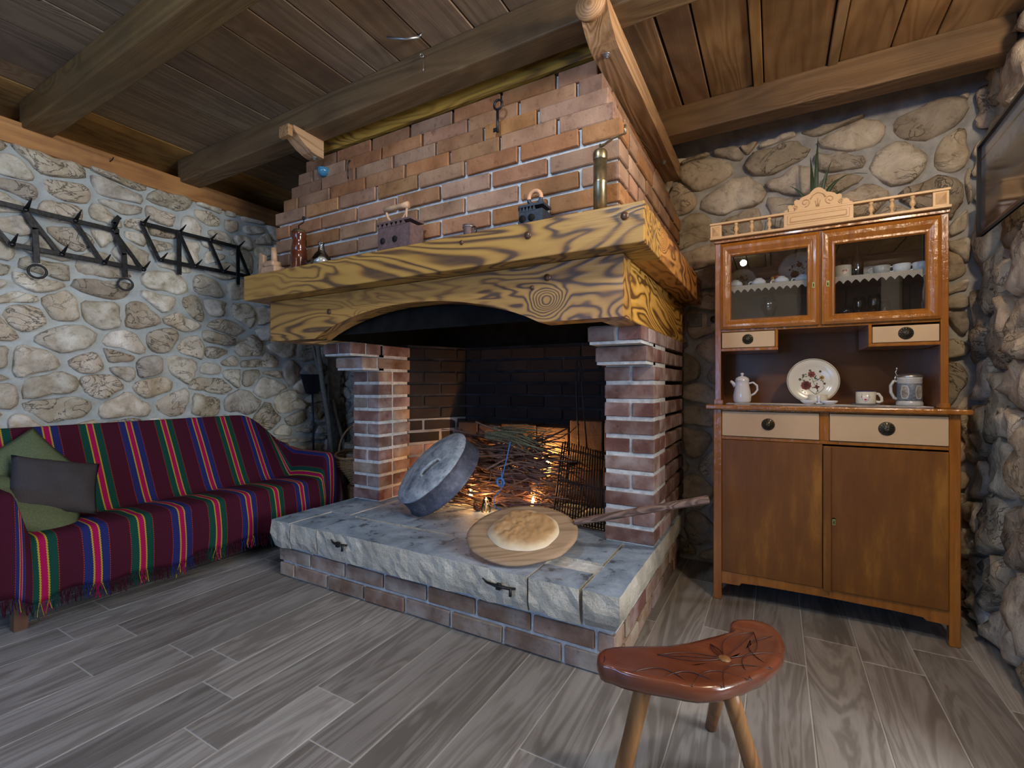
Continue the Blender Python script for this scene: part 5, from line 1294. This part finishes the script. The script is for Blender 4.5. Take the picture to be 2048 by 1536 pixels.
# runner on the counter
m = MB(); nn_ = 80; P = []
pts = []
for i in range(nn_ + 1): x = -0.218 + .805 * i / nn_; pts.append((x, 2.612 + .006 * abs(math.sin(i * PI / 2.5))))
pts += [(0.587, 2.80), (-0.218, 2.80)]
m.prism(pts, .9515, .9530, 'z'); m.prism([(p[0], p[1] - .004) for p in pts[:-2]][::4] + [(0.58, 2.66), (-0.21, 2.66)], .953, .9545, 'z')
tag(m.build('lace_runner', M_doily), 'white crochet runner lying along the sideboard counter', 'runner')
ZB = .9548
M_flo = [plain('plate_red', (0.20, 0.035, 0.03), 0.3), plain('plate_green', (0.05, 0.10, 0.045), 0.3), plain('plate_yellow', (0.40, 0.24, 0.05), 0.3), plain('plate_brown', (0.10, 0.06, 0.04), 0.3)]
def plate(x, y, z, r, tilt, label, grp=None, big=True):
    """plate leaning back, face towards -Y"""
    M_ = Matrix.Rotation(PI / 2 - tilt, 3, 'X'); b = thing('plate', label, 'plate', (x, y, z), group=grp)
    c0 = Vector((x, y, z)) + M_ @ Vector((0, r, 0)) + Vector((0, 0, .001))
    prof = [(0, .0), (r * .60, 0.0), (r * .68, .004), (r * .97, .013), (r, .012), (r * .97, .010), (r * .66, -.003), (0, -.004)]
    MB().lathe(prof, c0, 48, M=M_).build('dish', M_cream, b)
    MB().torus(c0 + M_ @ Vector((0, 0, .0132)), r * .955, .0010, M_, 48, 4).build('rim_line', M_flo[3], b)
    m = MB(); rr_ = random.Random(7); q = r / .105
    def petal(cx, cy, a_, L, w_, mi):
        vs = []; 
        for k in range(8):
            an = 2 * PI * k / 8; p = Vector((L / 2 + L / 2 * math.cos(an), w_ / 2 * math.sin(an), 0)); ca, sa = math.cos(a_), math.sin(a_)
            vs.append(c0 + M_ @ Vector(((cx + p.x * ca - p.y * sa) * q, (cy + p.x * sa + p.y * ca) * q, .0012)))
        m.raw(vs, [list(range(8))], mi=mi)
    def flower(cx, cy, rr2, mi, n_=7):
        for k in range(n_): petal(cx, cy, 2 * PI * k / n_ + cx * 9, rr2, rr2 * .75, mi)
        for k in range(5): petal(cx, cy, 2 * PI * k / 5, rr2 * .45, rr2 * .3, 3)
    def stem(P):
        m.mi = 1; m.tube([c0 + M_ @ Vector((a_ * q, b2 * q, .0012)) for a_, b2 in P], .0007 * q, 4); m.mi = 0
    stem([(.012, -.062), (.020, -.035), (.004, -.01), (-.004, .02), (-.002, .040)]); stem([(.012, -.062), (-.01, -.045), (-.028, -.02)]); stem([(.012, -.062), (.035, -.045), (.045, -.03), (.040, -.02)]); stem([(.0, -.005), (.02, .005), (.033, .015)]); stem([(-.028, -.01), (-.04, .01), (-.038, .03), (-.025, .035)])
    flower(-.026, -.020, .022, 0, 9); flower(-.004, .032, .016, 0); flower(.036, .016, .011, 2, 6); flower(.016, -.028, .012, 0, 4); flower(-.010, .050, .006, 3, 5); flower(.046, -.012, .006, 3, 5); flower(-.050, .008, .007, 3, 5); flower(-.037, .028, .006, 3, 5); flower(.030, .045, .006, 3, 5)
    for k in range(26):
        a_ = rr_.uniform(0, 6.28); d_ = rr_.uniform(.012, .055); petal(d_ * math.cos(a_), d_ * math.sin(a_) - .006, rr_.uniform(0, 6.28), rr_.uniform(.008, .014), .0045, 1)
    m.build('flower_pattern', M_flo, b); return b
plate(0.163, 2.745, ZB, .112, .13, 'large cream plate with red flowers standing on the sideboard counter')
# white coffee pot
def lathe_obj(nm, prof, c, mat, par, n=28): return MB().lathe(prof, c, n).build(nm, mat, par)
b = thing('coffee_pot', 'white glazed coffee pot with a domed lid at the left end of the counter', 'pot', (-0.148, 2.69, ZB))
lathe_obj('body', [(0, .001), (.034, .001), (.041, .012), (.043, .035), (.038, .065), (.033, .092), (.032, .112), (.034, .116)], (-0.148, 2.69, ZB), M_white, b)
lathe_obj('lid', [(.034, .116), (.033, .119), (.030, .128), (.018, .136), (.006, .139), (.0045, .143), (.008, .147), (.008, .153), (0, .156)], (-0.148, 2.69, ZB), M_white, b)
MB().tube([(-.178, 2.69, ZB + .088), (-.188, 2.69, ZB + .100), (-.202, 2.69, ZB + .114)], [.014, .010, .006], 10).build('spout', M_white, b)
MB().tube([(-.118, 2.69, ZB + .10), (-.098, 2.69, ZB + .106), (-.080, 2.69, ZB + .090), (-.078, 2.69, ZB + .068), (-.090, 2.69, ZB + .050), (-.112, 2.69, ZB + .036)], .005, 8).build('handle', M_white, b)
# double dish and egg cup shaped server
b = thing('double_dish', 'small white double dish with a centre grip before the plate', 'dish', (0.180, 2.655, ZB))
for dx in (-.040, .040): lathe_obj('bowl', [(0, .0015), (.018, .001), (.032, .012), (.036, .019), (.034, .019), (.018, .005), (0, .004)], (0.182 + dx, 2.655, ZB), M_white, b)
MB().tube([(.182, 2.655, ZB + .003), (.182, 2.655, ZB + .030), (.182, 2.655, ZB + .042)], [.007, .006, .008], 10).box((.182, 2.655, ZB + .006), (.03, .02, .006), .002).build('grip', M_white, b)
b = thing('round_bowl', 'low cream bowl standing between the double dish and the floral plate', 'bowl', (0.180, 2.70, ZB))
lathe_obj('body', [(0, .001), (.036, .001), (.039, .010), (.040, .046), (.038, .046), (.036, .010), (0, .005)], (0.180, 2.70, ZB), M_cream, b)
# mug on saucer
M_navy = plain('navy_rim', (0.02, 0.02, 0.10), 0.2); M_redp = plain('red_print', (0.40, 0.03, 0.03), 0.3)
b = thing('saucer', 'dark edged saucer under the crested cup on the counter', 'saucer', (0.366, 2.69, ZB))
lathe_obj('dish', [(0, .001), (.035, .001), (.055, .006), (.056, .008), (.034, .005), (0, .004)], (0.366, 2.69, ZB), M_cream, b); MB().torus((0.366, 2.69, ZB + .0075), .0555, .0012, None, 32, 5).build('rim_line', M_navy, b)
b = thing('crested_cup', 'cream cup with a navy rim and a red crest standing on a saucer', 'cup', (0.366, 2.69, ZB + .0055))
lathe_obj('body', [(0, .001), (.034, .001), (.038, .006), (.038, .058), (.036, .058), (.035, .008), (0, .006)], (0.366, 2.69, ZB + .005), M_cream, b)
MB().torus((0.366, 2.69, ZB + .064), .037, .0022, None, 28, 6).build('rim_band', M_navy, b)
MB().tube([(.402, 2.69, ZB + .054), (.414, 2.69, ZB + .052), (.424, 2.69, ZB + .036), (.426, 2.69, ZB + .020), (.415, 2.69, ZB + .014), (.402, 2.69, ZB + .018)], .006, 8).build('handle', M_cream, b)
def onbarrel(m, cx, cy, r, poly, a_c, zc, mi=0):
    """flat print wrapped on a cylinder: poly in (arc, z)"""
    vs = []
    for (u, v_) in poly:
        a_ = a_c + u / r; vs.append((cx + (r + .0006) * math.sin(a_), cy - (r + .0006) * math.cos(a_), zc + v_))
    m.raw(vs, [list(range(len(vs)))], mi=mi)
m = MB(); zc = ZB + .036
onbarrel(m, .366, 2.69, .038, [(-.014, .018), (.014, .018), (.014, .004), (-.014, .004)], -.15, zc, 1); onbarrel(m, .366, 2.69, .0383, [(-.016, .006), (.016, .006), (.016, -.001), (-.016, -.001)], -.15, zc, 0)
onbarrel(m, .366, 2.69, .038, [(-.014, -.001), (.014, -.001), (.012, -.012), (0, -.022), (-.012, -.012)], -.15, zc, 1); onbarrel(m, .366, 2.69, .0384, [(-.006, -.008), (0, -.005), (.006, -.008), (0, -.016)], -.15, zc, 0)
m.build('crest_print', [M_redp, plain('pale_grey_print', (0.36, 0.36, 0.36), 0.3)], b)
# lidded stein
M_stone = plain('salt_glazed_stoneware', (0.42, 0.42, 0.40), 0.3, nscale=40, namt=0.15); M_blu = plain('grey_blue_relief', (0.13, 0.15, 0.18), 0.4, nscale=90, namt=0.5, bump=0.5); M_pic = plain('brown_grey_scene', (0.24, 0.21, 0.18), 0.4, nscale=60, namt=0.6)
b = thing('beer_stein', 'grey stoneware beer stein with a pewter lid at the right of the counter', 'stein', (0.523, 2.69, ZB))
lathe_obj('body', [(0, .001), (.046, .001), (.048, .008), (.047, .016), (.044, .020), (.0435, .10), (.045, .108), (.044, .118), (.046, .126), (.043, .128), (0, .128)], (0.523, 2.69, ZB), M_stone, b, 36)
lathe_obj('relief_band', [(.0440, .022), (.0450, .024), (.0447, .098), (.0437, .100)], (0.523, 2.69, ZB), M_blu, b, 36)
lathe_obj('pewter_lid', [(.0455, .127), (.0465, .130), (.042, .138), (.025, .143), (0, .145)], (0.523, 2.69, ZB), M_steel, b)
for ac in (-.55, .62):
    m = MB(); oc = [(.016 * math.cos(2 * PI * k / 16) , .030 * max(-1, min(1, 1.25 * math.sin(2 * PI * k / 16)))) for k in range(16)]
    onbarrel(m, .523, 2.69, .0452, oc, ac, ZB + .062, 0); onbarrel(m, .523, 2.69, .0456, [(a_ * .75, b2 * .82) for a_, b2 in oc], ac, ZB + .062, 1); m.build('picture_panel', [M_stone, M_pic], b)
MB().tube([(.484, 2.69, ZB + .108), (.466, 2.685, ZB + .110), (.456, 2.685, ZB + .09), (.457, 2.685, ZB + .06), (.468, 2.685, ZB + .035), (.484, 2.69, ZB + .028)], .0065, 8).build('handle', M_stone, b)
MB().tube([(.500, 2.69, ZB + .138), (.478, 2.688, ZB + .136), (.474, 2.688, ZB + .150), (.478, 2.688, ZB + .162)], .003, 6).lathe([(0, -.005), (.0045, 0), (.0035, .005), (0, .007)], (.478, 2.688, ZB + .165), 10).tube([(.474, 2.688, ZB + .135), (.470, 2.688, ZB + .11)], .004, 6).build('thumb_lift', M_steel, b)
# behind the glass: plates, upturned cups on saucers, glasses
ZSH = 1.5468
plate(-0.158, 2.86, ZSH, .070, .12, 'smaller floral plate standing behind the left end of the left glass door', 'floral plates in the cabinet')
plate(0.115, 2.86, ZSH, .100, .12, 'larger floral plate standing behind the cups at the left glass door', 'floral plates in the cabinet')
pc = None; names = ['upturned white cup at the far left behind the left glass door', 'second upturned white cup from the left behind the left glass door', 'third upturned white cup behind the left glass door, in front of the yellow ornament', 'upturned white cup nearest the keyhole behind the left glass door']
for i, x in enumerate((-0.178, -0.072, 0.028, 0.118)):
    z = ZSH; y = 2.685 + .004 * i
    if pc is None:
        ps = thing('saucer', '', 'saucer', (x, y, z), group='saucers behind glass'); lathe_obj('dish', [(0, .001), (.026, .001), (.046, .008), (.046, .0095), (.026, .004), (0, .003)], (x, y, z), M_white, ps); MB().torus((x, y, z + .009), .0455, .0009, None, 28, 4).build('rim_line', M_flo[3], ps)
        pc = thing('cup', '', 'cup', (x, y, z + .0042), group='upturned cups behind glass'); lathe_obj('body', [(.034, .0), (.033, .008), (.031, .022), (.024, .030), (.017, .032), (.017, .037), (.015, .037), (.015, .034), (0, .034)], (x, y, z + .0042), M_white, pc); MB().torus((x - .036, y, z + .018), .010, .0028, Mx, 14, 6).build('handle', M_white, pc); s_, c2 = ps, pc
    else:
        s_ = copy_tree(ps); c2 = copy_tree(pc); s_.location = (x, y, z); c2.location = (x, y, z + .0042)
    c2['label'] = names[i]; s_['label'] = names[i].replace('upturned white cup', 'white saucer')
M_yel = plain('yellow_ornament', (0.45, 0.22, 0.04), 0.4); M_orn = plain('orange_red_ornament', (0.35, 0.06, 0.03), 0.5)
b = thing('ornament', 'small yellow and red bird ornament between the two floral plates', 'ornament', (-0.010, 2.80, ZSH))
MB().lathe([(0, .001), (.014, .004), (.020, .022), (.014, .040), (.008, .050), (.011, .058), (.007, .068), (0, .070)], (-0.010, 2.80, ZSH), 14).build('body', M_yel, b); MB().lathe([(0, 0), (.015, .006), (.018, .020), (.008, .032), (0, .034)], (0.010, 2.80, ZSH + .045), 10).build('comb', M_orn, b)
ZF = 1.3265
def goblet(x, y, z, h, r, lab, stemh, grp='glasses behind glass', full=True):
    b = thing('wine_glass' if stemh else 'tumbler', lab, 'glass', (x, y, z), group=grp)
    if stemh: pr = [(0, .001), (r * .8, .001), (r * .7, .004), (.005, .008), (.004, stemh), (r * .6, stemh + .012), (r, stemh + (h - stemh) * .5), (r * .86, h), (r * .83, h), (r * .96, stemh + (h - stemh) * .5), (r * .55, stemh + .015), (0, stemh + .006)]
    else: pr = [(0, .001), (r * .85, .001), (r, h), (r * .95, h), (r * .80, .006), (0, .005)]
    lathe_obj('bowl', pr, (x, y, z), M_glass, b, 24); return b
goblet(-0.025, 2.70, ZF, .165, .036, 'large wine glass standing below the cups behind the left glass door', .060)
b = goblet(0.075, 2.72, ZF, .052, .045, 'shallow glass bowl standing below the cups behind the left glass door', 0)
for x, y, h, r, s, lb in ((0.292, 2.70, .085, .040, .03, 'short stemmed glass at the left behind the right glass door'), (0.347, 2.73, .135, .026, .06, 'tall stemmed glass left of the middle behind the right glass door'), (0.402, 2.72, .140, .028, .06, 'tall stemmed glass right of the middle behind the right glass door'), (0.432, 2.68, .100, .024, 0, 'plain tumbler before the tall glasses behind the right glass door')):
    goblet(x, y, ZF, h, r, lb, s)
b = thing('bottle', 'clear tall bottle on the upper shelf behind the right glass door', 'bottle', (0.340, 2.74, ZSH)); lathe_obj('body', [(0, .001), (.024, .001), (.025, .01), (.025, .085), (.012, .115), (.009, .13), (.009, .155), (0, .155)], (0.340, 2.74, ZSH), M_glass, b)
M_dkg = plain('dark_bottle', (0.03, 0.03, 0.03), 0.1); M_card = plain('printed_card', (0.38, 0.34, 0.30), 0.6, nscale=30, namt=0.5)
b = thing('bottle', 'short dark bottle with a cap on the upper shelf behind the right glass door', 'bottle', (0.296, 2.80, ZSH)); lathe_obj('body', [(0, .001), (.026, .001), (.026, .075), (.014, .095), (.014, .115), (0, .115)], (0.296, 2.80, ZSH), M_dkg, b)
b = thing('patterned_mug', 'pale mug with a red heart print at the left of the right glass door', 'mug', (0.282, 2.715, ZSH)); lathe_obj('body', [(0, .001), (.032, .001), (.034, .006), (.034, .066), (.032, .066), (.031, .006), (0, .006)], (0.282, 2.715, ZSH), M_cream, b)
m = MB(); onbarrel(m, .282, 2.715, .034, [(0, -.012), (.010, 0), (.009, .007), (.004, .009), (0, .005), (-.004, .009), (-.009, .007), (-.010, 0)], .1, ZSH + .034); m.build('heart_print', M_redp, b)
tag(MB().box((0.405, 2.79, ZSH + .036), (.074, .006, .070), .001, Euler((-.12, 0, 0))).build('picture_card', M_card), 'small framed picture card leaning on the upper shelf behind glass', 'card')
def gcup(x, lb):
    b = thing('cup', lb, 'cup', (x, 2.70, ZSH), group='cups behind the right door'); lathe_obj('body', [(0, .001), (.018, .001), (.030, .018), (.033, .045), (.031, .045), (.028, .018), (0, .005)], (x, 2.70, ZSH), M_white if x > .43 else M_stone, b); MB().torus((x - .036, 2.70, ZSH + .028), .011, .003, Mx, 14, 6).build('handle', M_white if x > .43 else M_stone, b)
gcup(0.425, 'grey cup beside the picture card on the upper shelf'); gcup(0.498, 'white cup in the middle of the right glass door shelf'); gcup(0.566, 'white cup at the far right end of the upper shelf')

# plant on top of the sideboard, behind the crest
M_leaf = plain('dark_green_leaf', (0.020, 0.045, 0.014), 0.45, nscale=30, namt=0.3)
b = thing('potted_plant', 'spiky green plant in a pot on top of the sideboard behind the crest', 'plant', (0.175, 2.74, 1.779))
MB().lathe([(0, .001), (.04, .001), (.052, .075), (.055, .078), (.055, .085), (.048, .085), (.045, .07), (0, .07)], (0.175, 2.74, 1.779), 20).build('pot', M_terra, b)
for q, (dx, dy, h, bend) in enumerate(((-.010, 0, .27, -.01), (.000, .01, .33, .01), (.012, 0, .24, .05), (.02, 0, .22, .10), (-.02, 0, .20, -.09), (.015, -.01, .17, .15), (-.01, .01, .16, -.15), (0.0, -.02, .10, .18), (-.02, -.01, .09, -.20), (.01, 0, .30, .20))):
    P = []; ws = []
    for i in range(9):
        s = i / 8; P.append(Vector((0.175 + dx + bend * s * s, 2.74 + dy - .04 * s * s * (q % 3 - 1), 1.835 + 1.35 * h * (s - .28 * s * s * abs(bend) * 8 * s)))); ws.append(.013 * (1 - s ** 2.2) * (.6 + 1.2 * s * (1 - s)) + .0008)
    vs = []
    for p, w_ in zip(P, ws): vs += [p + Vector((-w_, 0.003, 0)), p + Vector((0, -.002, 0)), p + Vector((w_, .003, 0))]
    m = MB(); m.raw(vs, [[i * 3 + k, i * 3 + k + 1, (i + 1) * 3 + k + 1, (i + 1) * 3 + k] for i in range(8) for k in range(2)], True); m.build('leaf', M_leaf, b)
b = thing('trailing_plant', 'low trailing green sprig lying on the sideboard top left of the crest', 'plant', (0.03, 2.66, 1.779))
for q in range(9):
    x0 = -0.05 + q * .022; P = [Vector((x0, 2.66, 1.785)), Vector((x0 + .01, 2.655, 1.86 + .012 * (q % 3))), Vector((x0 + .035, 2.65, 1.872 + .016 * (q % 2)))]
    MB().tube(P, [.001, .004, .0008], 5, flat=(1, .4)).build('leaf', M_leaf, b)

# picture on the right wall
t = NT('framed_photo_print'); v = t.coord((1, 1, 1), False, 'Generated'); sp = t.node('ShaderNodeSeparateXYZ'); t.link(v, sp.inputs[0])
n = t.noise(v, 5, 4); zz = t.math('ADD', sp.outputs['Z'], t.math('MULTIPLY', n, .25))
c = t.ramp(zz, [(0.0, (0.055, 0.03, 0.02)), (0.55, (0.075, 0.045, 0.03)), (0.72, (0.05, 0.04, 0.03)), (0.86, (0.20, 0.21, 0.22))], 'LINEAR')
c = t.mix(t.math('LESS_THAN', t.math('ABSOLUTE', t.math('SUBTRACT', t.math('FRACT', t.math('MULTIPLY', sp.outputs['Z'], 4.2)), .5)), .05), c, (0.14, 0.085, 0.04))
M_photo = t.done(c, 0.12, None, 0, 0.5)
pf = thing('wall_picture', 'dark framed picture of a timber building hanging on the right stone wall', 'picture', (0.74, 2.45, 1.85))
pU = rU
def pw(u, z, o): q = Vector((0.742, 2.495, 0)) - pU * u; q.z = z; return q + rN * (o) + Vector((0.03 * (z - 1.6), 0, 0)) * .2
def pbox(u0, u1, z0, z1, o0, o1, nm, mat, par):
    vs = [pw(u, z, o) for o in (o0, o1) for u, z in ((u0, z0), (u1, z0), (u1, z1), (u0, z1))]
    return MB_raw_box(vs, nm, mat, par)
def MB_raw_box(vs, nm, mat, par):
    m = MB(); m.raw(vs, [[0, 1, 2, 3], [4, 5, 6, 7], [0, 1, 5, 4], [1, 2, 6, 5], [2, 3, 7, 6], [3, 0, 4, 7]]); return m.build(nm, mat, par)
M_frame = plain('black_brown_frame', (0.018, 0.012, 0.010), 0.3)
z0, z1 = 1.628, 1.985
pbox(0, .5, z0, z1, .036, .042, 'print', M_photo, pf)
for a_, b2, c_, d_ in ((0, .010, z0, z1), (.49, .5, z0, z1), (.010, .49, z0, z0 + .010), (.010, .49, z1 - .010, z1)): pbox(a_, b2, c_, d_, .034, .054, 'frame_bar', M_frame, pf)
# sockets
M_sock = plain('grey_brown_plastic', (0.15, 0.135, 0.12), 0.4)
for q, (x0, x1, z0, z1, lb) in enumerate(((-0.445, -0.372, 1.390, 1.468, 'grey wall switch plate beside the lintel, left one of two'), (-0.345, -0.270, 1.388, 1.466, 'grey round wall socket half hidden by the sideboard'))):
    s_ = thing('wall_socket', lb, 'socket', ((x0 + x1) / 2, 2.95, (z0 + z1) / 2))
    MB().box2((x0, 2.930, z0), (x1, 2.985, z1), .004, 2).build('plate', M_sock, s_)
    cx, cz = (x0 + x1) / 2, (z0 + z1) / 2
    MB().lathe([(0, .004), (.018, .003), (.021, -.002), (.024, -.003), (.024, .004)], (cx, 2.9295, cz), 24, M=Mx).build('insert', M_sock if q == 0 else M_frame, s_)
print('objects', len(bpy.data.objects))
